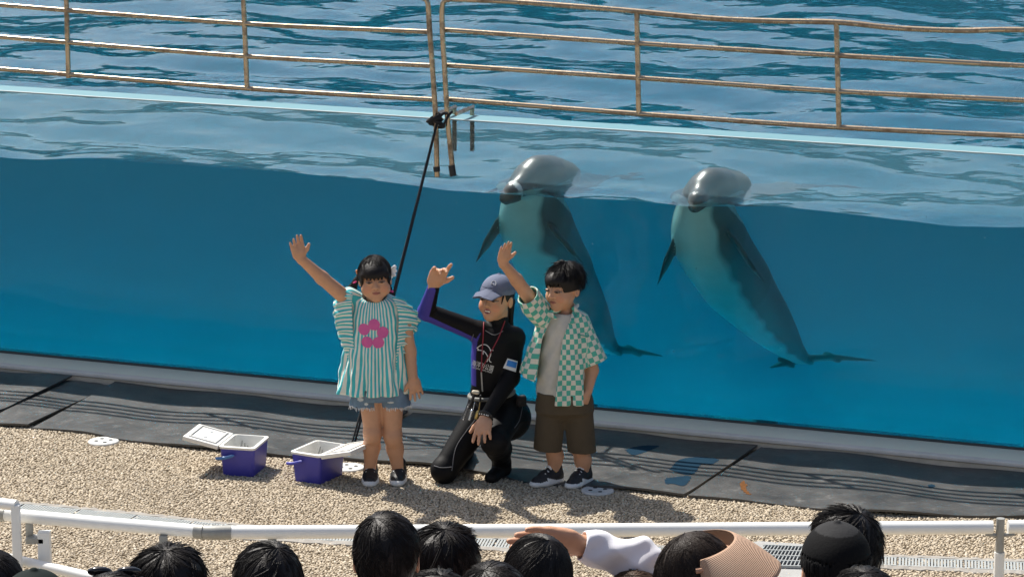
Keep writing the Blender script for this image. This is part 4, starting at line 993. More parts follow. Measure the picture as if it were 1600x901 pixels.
for x, z, w_, hh in ((564, 618, .016, .010), (573, 625, .010, .007), (611, 622, .016, .006)):
    decal('worn_patch', tS, lambda a, b: (a / w_) ** 2 + (b / hh) ** 2 < 1 + .3 * np.sin(a * 900), (-w_ * 1.2, -hh * 1.2), (w_ * 1.2, hh * 1.2), J(x, z), EX, EZ, BACK, M('bleached denim', (.58, .62, .66), .9), s_o)
for a, t in (((577, 742), (578, 764)), ((623, 741), (620, 763))):
    hl, tt = ground(a[0], a[1]), ground(*t); shoe('shoe', J, np.array([tt[0] - (t[0] - a[0]) / 315., tt[1] + .195, 0]), tt, g_o, .041)
# hair: cap with a fringe, two low bunches, hair ties and a white bow
def hair_cap(C, R, s, rad, cen, grow, cuts, extra=None, h=.0036):
    f = SDF(h); L = lambda x, y, z: np.asarray(C) + R @ (np.array([x, y, z]) * s)
    f.ell(L(*cen), (np.array(rad) + grow) * s, R, k=.01)
    if extra: extra(f, L)
    def loc(X): return ((X - np.asarray(C, np.float32)) @ R.astype(np.float32)) / s
    for c in cuts: f.cut(lambda X, c=c: c(loc(X)))
    return f, L
CR, CC = (.072, .088, .080), (0, .014, .022)
def cut_face(zb, wob=.006, half=.056, yb=-.03):               # opens the face below the fringe
    return lambda q: np.maximum.reduce([q[..., 2] - (zb + wob * np.sin(q[..., 0] * 330) + wob * .6 * np.sin(q[..., 0] * 780 + 1) + 5 * q[..., 0] ** 2 * 0), np.abs(q[..., 0]) - (half + .05 * np.clip(-q[..., 2] - .02, 0, 1)), q[..., 1] - yb])
f, L = hair_cap(GC, GR, .99, CR, CC, .013, [cut_face(.019, .007, .060), lambda q: np.maximum(q[..., 2] + .035, q[..., 1] - .035), lambda q: q[..., 2] + .062],
    lambda f, L: (f.cone(L(-.060, -.052, .03), L(-.067, -.040, -.040), .013, .007, k=.01), f.cone(L(.060, -.052, .03), L(.069, -.036, -.060), .013, .006, k=.01), f.ell(L(0, -.03, .035), np.array([.068, .066, .052]), GR, k=.015)))
V1, F1, _ = f.bake(1)
fr_ = lambda ph: 62 if ph < .8 else (88 if ph < 1.4 else 112)
V2 = strands(L(*CC), GR, tree_of(V1, F1), 900, 5, fr_, .0006, (25, 60), .0012, (0, .1, 1), .0012)
ties = []
for sx, a, b, c in ((-1, (556, 439), (549, 452), (538, 470)), (1, (608, 452), (610, 466), (604, 476))):
    A, B, Cc = J(*a, .05), J(*b, .05), J(*c, .04); t = SDF(.0036); t.chain([J(566 if sx < 0 else 600, 432, .05), A, B, Cc], [.03, .014, .021, .005], k=.01); v, q, _ = t.bake(1); ties.append((v, q))
    g = np.random.default_rng(9); vv = MB()
    for _ in range(60):
        o = g.normal(0, .007, 3); vv.tube(smooth_path([A + o * .4, B + o * 1.6, Cc + o * 1.2 + np.array([0, 0, -.008])], 2), [.0013] * 4 + [.0004], 3)
    ties.append((np.array(vv.V), np.array([q for q in vv.F if len(q) == 4])))
    MB().tube([A + np.array([.016 * math.cos(x), .016 * math.sin(x) * .8, .012 * math.cos(x) * sx * -1]) for x in np.linspace(0, 6.283, 14)], .0062, 7).build('hair_tie', M('pink hair tie', (.75, .06, .22), .6), g_o, smooth=True)
V, F = join([(V1, F1), V2] + ties); mk('hair', V, F, MHAIR, g_o)
bw = SDF(.003); c = J(613, 424, .0)
for a, b in (((-.004, 0, .012), (.012, -.004, .024)), ((-.002, 0, -.004), (.010, -.004, -.016)), ((.004, 0, .004), (.014, 0, .004)), ((0, 0, .0), (-.006, .0, -.026))): bw.cone(c + np.array(a), c + np.array(b), .007, .010, k=.004, flat=((0, 1, 0), 1.8))
put('hair_bow', bw, M('white satin', (.8, .8, .8), .4), g_o)
bw = SDF(.003); c = J(557.5, 423, .02); bw.cone(c, c + np.array([.002, 0, -.014]), .007, .005); put('hair_clip', bw, M('orange clip', (.7, .25, .08), .5), g_o)
# ================================================================= THE TRAINER
YT = 15.52; J = figure(YT)
TC = J(775, 466, -.02); TR = rot(-29, -3, 2); TS = 1.0
sR, sL = J(750, 519, -.01), J(803, 528, .02)
eR, wR = J(666, 487, -.05), J(678, 447, -.19)
eL, wL = J(798, 590, -.07), J(757, 653, -.27)
hR, hL = J(757, 642, .02), J(790, 645, .05)
kR = ground(694, 734, .072); aR = kR + np.array([.10, .36, -.005])
kL = J(772, 690, -.26); aL = J(784, 728, .0); aL[2] = max(aL[2], .075)
tl = []
for py, cx, hw, dp in ((509, 777, 17, .050), (516, 777, 33, .070), (530, 776, 37, .088), (552, 772, 35, .098), (580, 769, 32, .092), (604, 768, 31, .090), (625, 771, 37, .105), (655, 774, 44, .125)):
    p, q = J(cx - hw, py), J(cx + hw, py); tl.append((p[2], (p[0] + q[0]) / 2, YT + .01 + (.05 if py > 620 else 0), (q[0] - p[0]) / 2, dp))
def trainer_body(f, g, suit):
    f.loft([(z, a, b, c + g, d + g) for z, a, b, c, d in tl], k=.02, col=0)
    f.cone(sR, sL, .050 + g, .050 + g, k=.03, col=0)
    f.cone(sR, eR, .050 + g, .041 + g, k=.02, col=4); f.cone(eR, wR + (eR - wR) * (.04 if suit else 0), .041 + g, .027 + g, k=.012, col=5)
    f.cone(sL, eL, .050 + g, .042 + g, k=.02, col=6); f.cone(eL, wL + (eL - wL) * (.06 if suit else 0), .042 + g, .028 + g, k=.012, col=6)
    f.cone(hR, kR, .085 + g, .058 + g, k=.03, col=7); f.cone(kR, kR + np.array([0, 0, .0]), .062 + g, .062 + g, k=.02, col=7)
    f.chain([kR, kR + (aR - kR) * .4 + np.array([0, 0, .012]), aR], [.056 + g, .058 + g, .036 + g], k=.02, col=7)
    f.cone(hL, kL, .090 + g, .062 + g, k=.03, col=7); f.chain([kL, kL + (aL - kL) * .4 + np.array([.008, .03, 0]), aL], [.060 + g, .060 + g, .040 + g], k=.02, col=7)
    f.ell(J(786, 652, .12), (.14 + g, .13 + g, .12 + g), k=.04, col=0)
tb = SDF(.0034); head_sdf(tb, TC, TR, TS, 0.2, mouth=.9)
tb.cone(J(779, 486, .015), J(777, 512, .015), .046, .048, k=.02); trainer_body(tb, -.004, False)
hand_sdf(tb, wR, J(690, 414, -.22) - wR, (.35, -.9, -.1), .160, 1, .20, (.12, .55, .65, .30), .2)
hand_sdf(tb, wL, J(752, 684, -.36) - wL, (.25, .55, -.8), .150, -1, .34, (.10, .12, .10, .12), .0)
t_o = put('person', tb, MSKIN, None, [SKIN, SKIN, LIP, DARK, SKIN, SKIN, SKIN, SKIN], face_paint(TC, TR, TS, teeth=True))
tag(t_o, 'kneeling trainer in a black wetsuit and blue-grey cap with one arm raised', 'person', 'people performing in front of the dolphin tank')
su = SDF(.0036); trainer_body(su, .003, True)
su.cone(J(778, 499, .012), J(777, 512, .015), .050, .056, k=.02)
for ft, kn in ((aL, kL),): su.cone(ft, ft - np.array([0, 0, .03]), .046, .046, k=.02, col=8); su.cone(ft - np.array([0, 0, .032]), ft + np.array([-.05, -.12, -.045]), .042, .036, k=.02, col=8, flat=((0, 0, 1), 1.2))
su.cone(aR, aR + np.array([.01, .12, -.02]), .042, .03, k=.02, col=8)
su.cut(lambda X: X[..., 2] - .004)
fold = lambda V: .0
BLK, BLU = (.006, .006, .007), (.060, .050, .30)
def paint_suit(V, c, col):
    def ax(a, b):
        ab = b - a; t = np.clip((V - a) @ ab / (ab @ ab), 0, 1); return t, V - (a + t[:, None] * ab)
    t, q = ax(sR, eR); n = np.cross(unit(eR - sR), (0, 1, 0)); n = n if n[2] < 0 else -n
    col[(c == 4) & ((q @ n) > .006 + .02 * (1 - t))] = BLU
    t, q = ax(eR, wR); col[(c == 5) & ((q @ np.array([-1., 0, -.25])) > -.004)] = BLU
    xl = np.interp(V[:, 2], [l[0] for l in sorted(tl)], [l[1] - l[3] for l in sorted(tl)])
    col[(c == 0) & (V[:, 0] < xl + .022) & (V[:, 2] > J(0, 600)[2]) & (V[:, 2] < J(0, 515)[2])] = BLU
    t, q = ax(sL, eL); col[(c == 6) & (t > .25) & (t < .62) & (q[:, 0] < -.030) & (q[:, 1] < .02)] = (.05, .035, .16)
    col[c == 8] = (.008, .008, .009)
MSUIT = M('neoprene', attr=True, rough=.6, var=.10, scale=60, bump=.12, bscale=140, spec=.14)
s_o = put('wetsuit', su, MSUIT, t_o, [BLK] * 9, paint_suit, 2)
tW = bvh(s_o); CAM = np.array([0, 0, CAMZ])
def shoot(tree, px, py, off=.003):
    d = unit(ray(px, py)); h = tree.ray_cast(Vector(CAM), Vector(d)); return None if h[0] is None else np.array(h[0]) - d * off
def cord(name, px, r, mat, parent, tree=tW, off=.004, n=7):
    P = [shoot(tree, *p, off) for p in smooth_path([(x, y, 0) for x, y in px], 6) for p in [(p[0], p[1])]]; P = [p for p in P if p is not None]
    return MB().tube(P, r, n).build(name, mat, parent, smooth=True)
MSEAM = M('grey seam thread', (.14, .14, .15), .8)
for pts in ([(745, 652), (728, 674), (712, 700), (706, 735)], [(678, 727), (690, 730), (706, 729)], [(740, 522), (736, 535), (733, 560)], [(758, 516), (772, 523), (786, 517)], [(817, 632), (812, 655), (804, 668)]): cord('seam', pts, .0020, MSEAM, s_o)
MRED = M('dark red cord', (.24, .02, .035), .7)
cord('lanyard', [(756, 503), (755, 525), (753, 555), (752, 582)], .0028, MRED, t_o); cord('lanyard', [(789, 501), (780, 525), (767, 550), (755, 572), (752, 582)], .0028, MRED, t_o)
cord('whistle_cord', [(752, 581), (753, 596), (754, 611)], .0036, M('pale cord', (.45, .43, .38), .7), t_o)
MWHT = M('white print', (.72, .72, .70), .7, var=.06)
logo = empty('chest_logo', (0, 0, 0)); logo.parent = s_o
def cz(pts): return [(680 + x / 5.63, 530 + y / 5.63) for x, y in pts]
for pts in ([(366, 76), (385, 62), (412, 47), (445, 47), (472, 68), (487, 100), (488, 135), (477, 165), (478, 190), (494, 201)], [(366, 76), (380, 85), (374, 94), (398, 95), (430, 105), (450, 128), (463, 155), (463, 180), (454, 196)], [(422, 108), (421, 132)], [(484, 92), (512, 97)]):
    cord('logo_line', cz(pts), .0021, MWHT, s_o, off=.002)
bpy.data.objects.remove(logo)
def lettering(name, text, a, b, hpx, mat, parent, tree):        # text laid along the picture line a -> b and draped on the cloth
    cu = bpy.data.curves.new(name, 'FONT'); cu.body = text; cu.size = 1.0; cu.resolution_u = 2; cu.fill_mode = 'BOTH'
    to = bpy.data.objects.new(name, cu); COL.objects.link(to); bpy.context.view_layer.update()
    me = bpy.data.meshes.new_from_object(to.evaluated_get(bpy.context.evaluated_depsgraph_get())); bpy.data.objects.remove(to); bpy.data.curves.remove(cu)
    V = np.array([v.co[:] for v in me.vertices]); F = [tuple(p.vertices) for p in me.polygons]; bpy.data.meshes.remove(me)
    if len(V) == 0: return
    x0, x1 = V[:, 0].min(), V[:, 0].max(); y0, y1 = V[:, 1].min(), V[:, 1].max(); a, b = np.array(a, float), np.array(b, float); d = b - a; up = np.array([d[1], -d[0]]) / np.linalg.norm(d) * hpx
    P = [shoot(tree, *(a + d * (x - x0) / (x1 - x0) + up * (y - y0) / (y1 - y0)), .002) for x, y in V[:, :2]]
    if any(p is None for p in P): P = [p if p is not None else np.array([0, 0, -5.]) for p in P]; F = [f for f in F if all(P[i][2] > -4 for i in f)]
    return mk(name, P, F, mat, parent, False)
lettering('lettering', '海洋博公園', (736.5, 570.5), (769.5, 580), 9.0, MWHT, s_o, tW)
lettering('lettering', 'OCEAN EXPO PARK', (738, 574.5), (769, 583.2), 2.6, MWHT, s_o, tW)
def patch(name, poly, mat, parent, tree, off=.003, n=12):       # quad given by four picture corners, draped
    p = [np.array(q, float) for q in poly]; V = []
    for i in range(n + 1):
        for j in range(n + 1):
            u, v = i / n, j / n; q = (p[0] * (1 - u) + p[1] * u) * (1 - v) + (p[3] * (1 - u) + p[2] * u) * v; V.append(shoot(tree, *q, off))
    K = np.arange((n + 1) ** 2).reshape(n + 1, n + 1); F = [tuple(q) for q in np.stack([K[:-1, :-1], K[1:, :-1], K[1:, 1:], K[:-1, 1:]], -1).reshape(-1, 4).tolist() if all(V[i] is not None for i in q)]
    V = [v if v is not None else np.zeros(3) for v in V]; return mk(name, V, F, mat, parent, True)
ab = patch('armband', [(786, 574.5), (806, 581), (809, 564), (793, 559.5)], MWHT, t_o, tW, .004)
patch('armband_mark', [(791, 571), (806, 575), (808, 566), (793.5, 562)], M('blue mark', (.03, .22, .62), .6), ab, tW, .006)
# belt with clips, bottle, coil and watch
MGB = M('grey belt', (.16, .165, .15), .7)
m = MB(); zc = J(768, 616)[2]; m.tube([np.array([tl[5][1] + (tl[5][3] + .012) * math.cos(a), YT + .012 + .108 * math.sin(a), zc + .012 * math.cos(a)]) for a in np.linspace(0, 6.283, 40)], .011, 8); m.build('belt', MGB, t_o, smooth=True)
m = SDF(.004); c = J(815, 628, .0); m.cone(c + np.array([-.012, 0, .016]), c + np.array([.008, .02, .016]), .018, .018, k=.006); m.cone(c + np.array([-.012, 0, -.008]), c + np.array([.008, .02, -.008]), .018, .018, k=.006); put('belt_pouch', m, M('black nylon', (.014, .014, .016), .75), t_o)
def thinglet(name, a, b, ra, rb, mat, da=-.13): s_ = SDF(.003); s_.cone(J(*a, da), J(*b, da), ra, rb, k=.003); return put(name, s_, mat, t_o)
thinglet('whistle', (740, 612), (746, 613), .010, .011, M('ivory plastic', (.62, .56, .42), .4))
thinglet('strap', (741, 616), (734, 636), .008, .007, MBLACK, -.125); thinglet('strap', (751, 618), (749, 640), .006, .006, MBLACK, -.125)
thinglet('metal_tube', (737.5, 641), (733.5, 655), .0075, .0075, M('brushed metal', (.55, .62, .72), .25, metal=.8), -.15); thinglet('clip_hook', (742, 628), (739, 640), .003, .003, M('brushed metal'), -.145)
thinglet('clip_hook', (750, 628), (748, 642), .003, .003, M('brass', (.55, .42, .16), .3, metal=.7), -.15); thinglet('brass_clicker', (747, 644), (744, 652), .011, .010, M('brass'), -.155)
m = MB(); g0, g1 = J(734, 631, -.13), J(725, 656, -.15)
m.tube([g0 + (g1 - g0) * t + np.array([.006 * math.cos(t * 63), .006 * math.sin(t * 63), 0]) for t in np.linspace(0, 1, 90)], .0022, 5); m.build('coil_cord', M('coil cord', (.06, .06, .06), .4), t_o, smooth=True)
wd = unit(wL - eL); wc = wL - wd * .012; u = unit(np.cross(wd, (0, 0, 1))); v = np.cross(wd, u)
m = MB(); m.tube([wc + .034 * (u * math.cos(a) + v * math.sin(a)) for a in np.linspace(0, 6.283, 24)], .008, 8); wa = m.build('wrist_watch', MBLACK, t_o, smooth=True)
for k in range(5): q = wc + .041 * unit(u * (-.9 + .35 * k) * np.sign(u[1]) * -1 + np.array([0, -1, .5])); MB().lathe(q, [(.0035, 0), (.003, .003)], 8, np.array(Vector((0, -1, .4)).to_track_quat('Z', 'Y').to_matrix())).build('watch_stud', MWHT, wa)
# cap
cp = SDF(.0034); Lh = lambda x, y, z: TC + TR @ (np.array([x, y, z]) * TS)
cp.ell(Lh(0, .016, .030), np.array([.084, .102, .090]), TR, k=.01)
cp.cut(lambda X: (lambda q: q[..., 2] - (.028 + .10 * np.clip(-q[..., 1] - .02, -.2, 1) * .25))((X - TC.astype(np.float32)) @ TR.astype(np.float32)))
cp.cut(lambda X: (lambda q: np.maximum(np.sqrt((q[..., 0] / .076) ** 2 + ((q[..., 1] - .016) / .094) ** 2) - 1, q[..., 2] - .06) * .08)((X - TC.astype(np.float32)) @ TR.astype(np.float32)))
cp.cone(Lh(-.028, -.082, .040), Lh(-.020, -.138, .024), .044, .038, k=.012, flat=(TR @ unit((-.25, .2, 1)), 7), col=1); cp.cone(Lh(.028, -.082, .040), Lh(.020, -.138, .024), .044, .038, k=.012, flat=(TR @ unit((.25, .2, 1)), 7), col=1)
cp.ell(Lh(0, .016, .121), (.009, .009, .005), TR, k=.004, col=1)
MCAP = M('slate cotton', attr=True, rough=.85, var=.22, scale=14, bump=.25, bscale=140)
c_o = put('cap', cp, MCAP, t_o, [(.115, .135, .20), (.085, .10, .155)])
tC = bvh(c_o)
for pts in ([(767, 443), (769, 439.5), (773, 439), (775, 442), (774, 446)], [(767, 443), (771, 443.5), (772, 446)]): cord('cap_logo', pts, .0016, M('pale stitching', (.45, .47, .5), .8), c_o, tC, .002)
hr = SDF(.0036); hr.ell(Lh(0, .022, .018), (.079, .090, .080), TR, k=.01); hr.cut(lambda X: (lambda q: np.maximum(q[..., 1] + .022 + .25 * np.clip(q[..., 2], -.05, .05), q[..., 2] - .05))((X - TC.astype(np.float32)) @ TR.astype(np.float32)))
hr.cut(lambda X: (lambda q: q[..., 2] + .055)((X - TC.astype(np.float32)) @ TR.astype(np.float32)))
hr.cone(Lh(.064, -.040, .03), Lh(.060, -.052, -.018), .006, .003, k=.006)
hr.chain([Lh(0, .10, -.005), Lh(.02, .125, -.03), J(797, 506, .09), J(800, 522, .08)], [.020, .018, .015, .007], k=.012)
put('hair', hr, MHAIR, t_o)

# ================================================================= THE BOY
YB = 15.38; J = figure(YB)
BC = J(880, 449, -.01); BR = rot(-43, 6, 0); BS = 1.0
by = SDF(.0034); head_sdf(by, BC, BR, BS, .6)
by.cone(J(884, 476, .015), J(884, 496, .015), .040, .045, k=.02)
s1, s2 = J(850, 497, .0), J(911, 506, .02)
by.loft([(J(882, 640)[2], J(882, 620)[0], YB, .100, .080), (J(882, 560)[2], J(882, 560)[0], YB, .098, .080), (J(882, 494)[2], J(881, 520)[0], YB + .01, .098, .062)], k=.03)
e1, w1 = J(807, 437, -.12), J(786, 411, -.22)
by.chain([s1, e1, w1], [.040, .031, .0225], k=.015)
hand_sdf(by, w1, J(791, 381, -.25) - w1, (.55, -.8, 0), .122, 1, .06, (.03, .05, .05, .05), .1)
e2, w2 = J(925, 578, .01), J(918, 611, -.05)
by.chain([s2, e2, w2], [.038, .032, .024], k=.015)
hand_sdf(by, w2, J(913, 634, -.08) - w2, (-.85, .4, 0), .105, -1, .05, (.55, .6, .65, .65), .5)
BL = [((866, 640), (863, 692), (866, 744), .0), ((902, 642), (905, 698), (912, 750), .0)]
for hp, kn, an, o_ in BL:
    H, K, A = J(*hp, .01), J(*kn, -.015), J(*an, .005); by.chain([H, K], [.060, .042], k=.02)
    C_ = K + (A - K) * .4 + np.array([.01, .012, 0]); by.chain([K, C_, A], [.040, .040, .027], k=.02); by.cone(A, A - np.array([0, 0, .05]), .027, .026)
b_o = put('person', by, MSKIN, None, [SKIN, SKIN, LIP, DARK], face_paint(BC, BR, BS))
tag(b_o, 'boy in an open green checked shirt and brown shorts waving his raised arm', 'person', 'people performing in front of the dolphin tank')
def levels(rows, Yc):
    out = []
    for py, xa, xb, dp, *o in rows:
        p, q = J(xa, py), J(xb, py); out.append((p[2], (p[0] + q[0]) / 2, Yc + (o[0] if o else 0), (q[0] - p[0]) / 2, dp))
    return out
fold_t = lambda x, y, z: .0035 * np.sin(x * 60 + z * 22) * np.sin(z * 31 + 1) + .002 * np.sin(x * 110 - z * 50)
ts = SDF(.0036); ts.loft(levels([(485, 866, 898, .052), (492, 852, 912, .066), (510, 848, 916, .084), (560, 842, 914, .092), (600, 838, 915, .098), (617, 837, 916, .100)], YB + .004), fold=fold_t, k=.01)
ts.cut(lambda X: np.sqrt((X[..., 0] - J(883, 480)[0]) ** 2 + (X[..., 1] - YB + .008) ** 2 + ((X[..., 2] - J(883, 481)[2]) * 1.5) ** 2) - .054)
put('tee_shirt', ts, M('oatmeal jersey', (.52, .50, .45), .9, var=.14, scale=30, bump=.25, bscale=150), b_o)
rows = [(483, 862, 902, .058), (491, 846, 916, .074), (505, 839, 920, .092), (530, 829, 922, .104), (560, 817, 925, .114), (585, 809, 928, .120), (626, 812, 931, .126)]
os_ = SDF(.0036); LB = levels(rows, YB + .004)
def fold_b(x, y, z): a = np.arctan2(x, -y); k = np.clip((J(0, 495)[2] - z) / .3, 0, 1); return k * (.007 * np.sin(a * 7 + 1 + z * 8) + .004 * np.sin(a * 15 - z * 16)) + .002 * np.sin(z * 60 + x * 40)
os_.loft(LB, fold=fold_b, k=.01)
os_.cone(J(905, 503, .01), J(931, 566, .0), .050, .060, k=.02, col=1); os_.cone(J(850, 495, .0), J(826, 463, -.085), .055, .058, k=.02, col=2)
os_.cone(J(842, 497, -.05), J(828, 482, -.085), .040, .040, k=.02, col=2)
X1 = ([J(0, y)[2] for y in (640, 590, 570, 525, 485, 470)], [J(x, 500)[0] for x in (833, 836, 840, 847, 864, 870)])
X2 = ([J(0, y)[2] for y in (640, 620, 575, 527, 489, 470)], [J(x, 500)[0] for x in (864, 867, 872, 878, 892, 898)])
os_.cut(lambda X: np.maximum.reduce([np.interp(X[..., 2], *X1) - X[..., 0], X[..., 0] - np.interp(X[..., 2], *X2), X[..., 1] - YB]))
xm = J(850, 560)[0]
os_.cut(lambda X: X[..., 2] - np.where(X[..., 0] < xm, J(0, 581)[2] - (X[..., 0] - J(807, 560)[0]) * .30, J(0, 624)[2] - (X[..., 0] - J(866, 560)[0]) * .08))
os_.cut(lambda X: np.sqrt((X[..., 0] - J(883, 480)[0]) ** 2 + (X[..., 1] - YB - .005) ** 2 + ((X[..., 2] - J(883, 478)[2]) * 1.2) ** 2) - .062)
c1a, c1b = J(931, 566, .0), J(905, 503, .01); dd = unit(c1a - c1b)
os_.cut(lambda X: (c1a - dd * .012 - 0 * dd - X) @ dd.astype(np.float32) * -1 * -1 if False else np.where((X[..., 0] > J(912, 0 + 560)[0]), (c1a + dd * .0 - X) @ dd, 1.0))
os_.cone(c1a - dd * .06, c1a + dd * .08, .048, .054, op='s', k=.004)
c2a, c2b = J(826, 463, -.085), J(850, 495, .0); d2 = unit(c2a - c2b)
os_.cut(lambda X: np.where((X[..., 0] < J(838, 470)[0]) & (X[..., 2] > J(0, 505)[2]), (c2a + d2 * .01 - X) @ d2, 1.0)); os_.cone(c2a - d2 * .05, c2a + d2 * .08, .046, .052, op='s', k=.004)
def uv_b(V, c):
    cx = J(878, 560)[0]; sq = .0255
    u = np.arctan2(V[:, 0] - cx, -(V[:, 1] - YB)) * .135 / sq; v = V[:, 2] / sq
    for k, a, d in ((1, c1b, dd), (2, c2b, d2)):
        m = c == k; q = V[m] - a; t = q @ d; r = q - t[:, None] * d; e1_ = unit(np.cross(d, (0, 1, 0))); e2_ = np.cross(d, e1_)
        u[m] = np.arctan2(r @ e1_, r @ e2_) * .056 / sq; v[m] = t / sq
    return {'u': u + 100, 'v': v + 100}
MCHK = checks_mat('green checked cotton', (.075, .40, .31), (.66, .64, .55))
sh_o = put('shirt', os_, MCHK, b_o, attrs=uv_b)
cl = SDF(.0034)
for a, b, c in (((873, 484, -.05), (858, 489, -.055), (868, 497, -.075)), ((897, 482, -.035), (905, 492, -.05), (893, 504, -.08))): cl.cone(J(*a), J(*b), .012, .012, k=.006, flat=((.1, 1, .3), 2.2)); cl.cone(J(*b), J(*c), .012, .009, k=.006, flat=((.1, 1, .3), 2.2))
cl.chain([J(897, 482, -.03), J(901, 477, .03), J(884, 474, .06), J(867, 478, .03), J(870, 484, -.045)], [.012] * 5, k=.006)
put('collar', cl, MCHK, sh_o, attrs=lambda V, c: {'u': V[:, 0] / .0255 + 100, 'v': V[:, 2] / .0255 + 100})
m = MB(); a, b = shoot(bvh(sh_o), 903, 522, .002), shoot(bvh(sh_o), 919, 526, .002); m.tube([a, b], .003, 6).build('pocket', M('green hem', (.06, .33, .26), .9), sh_o)
st_ = SDF(.0038)
st_.loft(levels([(610, 839, 924, .104), (640, 837, 927, .108), (648, 850, 916, .070)], YB), k=.05, fold=lambda x, y, z: .004 * np.sin(x * 45 + z * 20))
for a, b in (((863, 634), (857, 702)), ((902, 634), (908, 706))): st_.cone(J(*a), J(*b), .076, .076, k=.03)
st_.cut(lambda X: np.maximum(np.abs(X[..., 0] - J(882, 690)[0]) - .004 - .10 * np.clip(J(0, 668)[2] - X[..., 2], 0, 1), X[..., 2] - J(0, 668)[2]))
st_.cut(lambda X: X[..., 2] - J(0, 702)[2] + (X[..., 0] - J(880, 0)[0]) * .05)
for b in ((858, 702), (908, 706)): p = J(*b); st_.cone(p + np.array([0, 0, .0]), p - np.array([0, 0, .08]), .056, .066, op='s', k=.004)
put('shorts', st_, M('olive brown cotton', (.072, .054, .032), .9, var=.2, scale=20, bump=.3, bscale=90), b_o)
for (hp, kn, an, o_), hl, tt in zip(BL, ((873, 756), (924, 757)), ((828, 766), (886, 774))):
    A = J(*an, .005); f = SDF(.0034); f.cone(A + np.array([0, 0, .034]), A - np.array([0, 0, .05]), .0315, .031); put('sock', f, M('yellow sock', (.62, .50, .03), .9), b_o)
    h_, t_ = ground(*hl), ground(*tt); d = unit(t_ - h_); base = np.array([A[0], A[1], 0]) - d * .05; shoe('shoe', J, base, base + d * .200, b_o, .040)
f, L = hair_cap(BC, BR, BS, CR, CC, .015, [cut_face(.036, .010, .054, -.02), lambda q: np.maximum(q[..., 2] + .005 - .55 * np.clip(q[..., 1] - .03, 0, .1) * -1, q[..., 1] - .02), lambda q: q[..., 2] + .045 + .3 * np.clip(q[..., 1] - .02, -.05, .05)],
    lambda f, L: (f.ell(L(0, -.035, .048), np.array([.064, .064, .046]), BR, k=.015), f.ell(L(.0, .03, .055), np.array([.082, .085, .066]), BR, k=.015)))
V1, F1, _ = f.bake(1)
am = lambda ph: 80 if ph < .8 else (88 if ph < 1.5 else 112)
V2 = strands(L(*CC), BR, tree_of(V1, F1), 1300, 15, am, .0006, (22, 52), .0014, (0, .3, 1), .009, 6)
V, F = join([(V1, F1), V2]); mk('hair', V, F, MHAIR, b_o)
# ================================================================= THE SPECTATORS
# stepped seating that carries them (below the picture's edge)
MSTEP = mat_concrete('seating concrete', (.36, .35, .33))
for y0, y1, z in ((8.95, 10.6, .62), (7.95, 8.945, 1.06), (6.9, 7.945, 1.20), (5.6, 6.895, 1.65), (4.2, 5.595, 2.1), (2.4, 4.195, 2.55), (-1.5, 2.395, 2.9)):
    m = MB(); m.box((-9, y0, -.2), (9, y1, z)); tag(m.build('seating_step', MSTEP), kind='structure')
HZ = .775                                                      # head centre above the seat
def seated():
    R = rot(180); C = np.array([0, .05, HZ]); f = SDF(.0065); head_sdf(f, C, R, 1.08, .2)
    sk = f; sk.cone(C + np.array([0, -.025, -.08]), C + np.array([0, -.03, -.15]), .05, .055, k=.02)
    sk.loft([(.02, 0, -.02, .15, .11), (.3, 0, -.02, .14, .10), (.60, 0, .0, .15, .085)], k=.04)
    for s_ in (-1, 1):
        a, e, w_ = np.array([s_ * .18, .0, .56]), np.array([s_ * .23, .03, .29]), np.array([s_ * .10, .26, .20])
        sk.chain([a, e, w_], [.05, .042, .03], k=.02); hand_sdf(sk, w_, (-s_ * .5, .8, -.1), (0, 0, -1), .17, -s_, .1, (.15, .15, .15, .15), .1)
        h, k_, an = np.array([s_ * .09, .0, .08]), np.array([s_ * .12, .42, .08]), np.array([s_ * .12, .40, -.36])
        sk.chain([h, k_, an], [.085, .06, .04], k=.02); sk.cone(an, an + np.array([0, .14, -.03]), .04, .035, k=.01)
    V, F, c = sk.bake(1); col = np.array([SKIN, SKIN, LIP, DARK], np.float32)[c]; face_paint(C, R, 1.08)(V, c, col)
    sh = SDF(.008); sh.loft([(.0, 0, -.02, .185, .135), (.3, 0, -.02, .175, .125), (.56, 0, .0, .185, .105), (.63, 0, .0, .11, .07)], k=.04, fold=lambda x, y, z: .006 * np.sin(x * 30 + z * 25))
    for s_ in (-1, 1): sh.cone((s_ * .175, 0, .56), (s_ * .225, .025, .33), .068, .062, k=.03)
    tr = SDF(.009); tr.ell((0, -.01, .09), (.18, .15, .11), k=.04)
    for s_ in (-1, 1): tr.chain([np.array([s_ * .09, 0, .09]), np.array([s_ * .12, .42, .08]), np.array([s_ * .12, .40, -.30])], [.10, .075, .06], k=.03)
    return (V, F, col), sh.bake(1), tr.bake(1), C, R
(SV, SFc, SC), SH, TR_, HC, HR = seated()
def part(name, V, F, col=None): return mk(name, V, F, MSKIN if col is not None else None, None, True, None, col).data
me_body = part('spectator_body', SV, SFc, SC); me_sh = part('spectator_shirt', SH[0], SH[1]); me_tr = part('spectator_trousers', TR_[0], TR_[1])
for o in [x for x in bpy.data.objects if x.name.startswith('spectator_')]: bpy.data.objects.remove(o)
me_sh.materials.append(M('plain cotton', (.3, .3, .3), .9)); me_tr.materials.append(M('dark trousers', (.03, .035, .05), .9))
def link(name, me, parent=None, mat=None):
    o = bpy.data.objects.new(name, me); COL.objects.link(o)
    if parent is not None: o.parent = parent
    if mat is not None: o.material_slots[0].link = 'OBJECT'; o.material_slots[0].material = mat
    return o
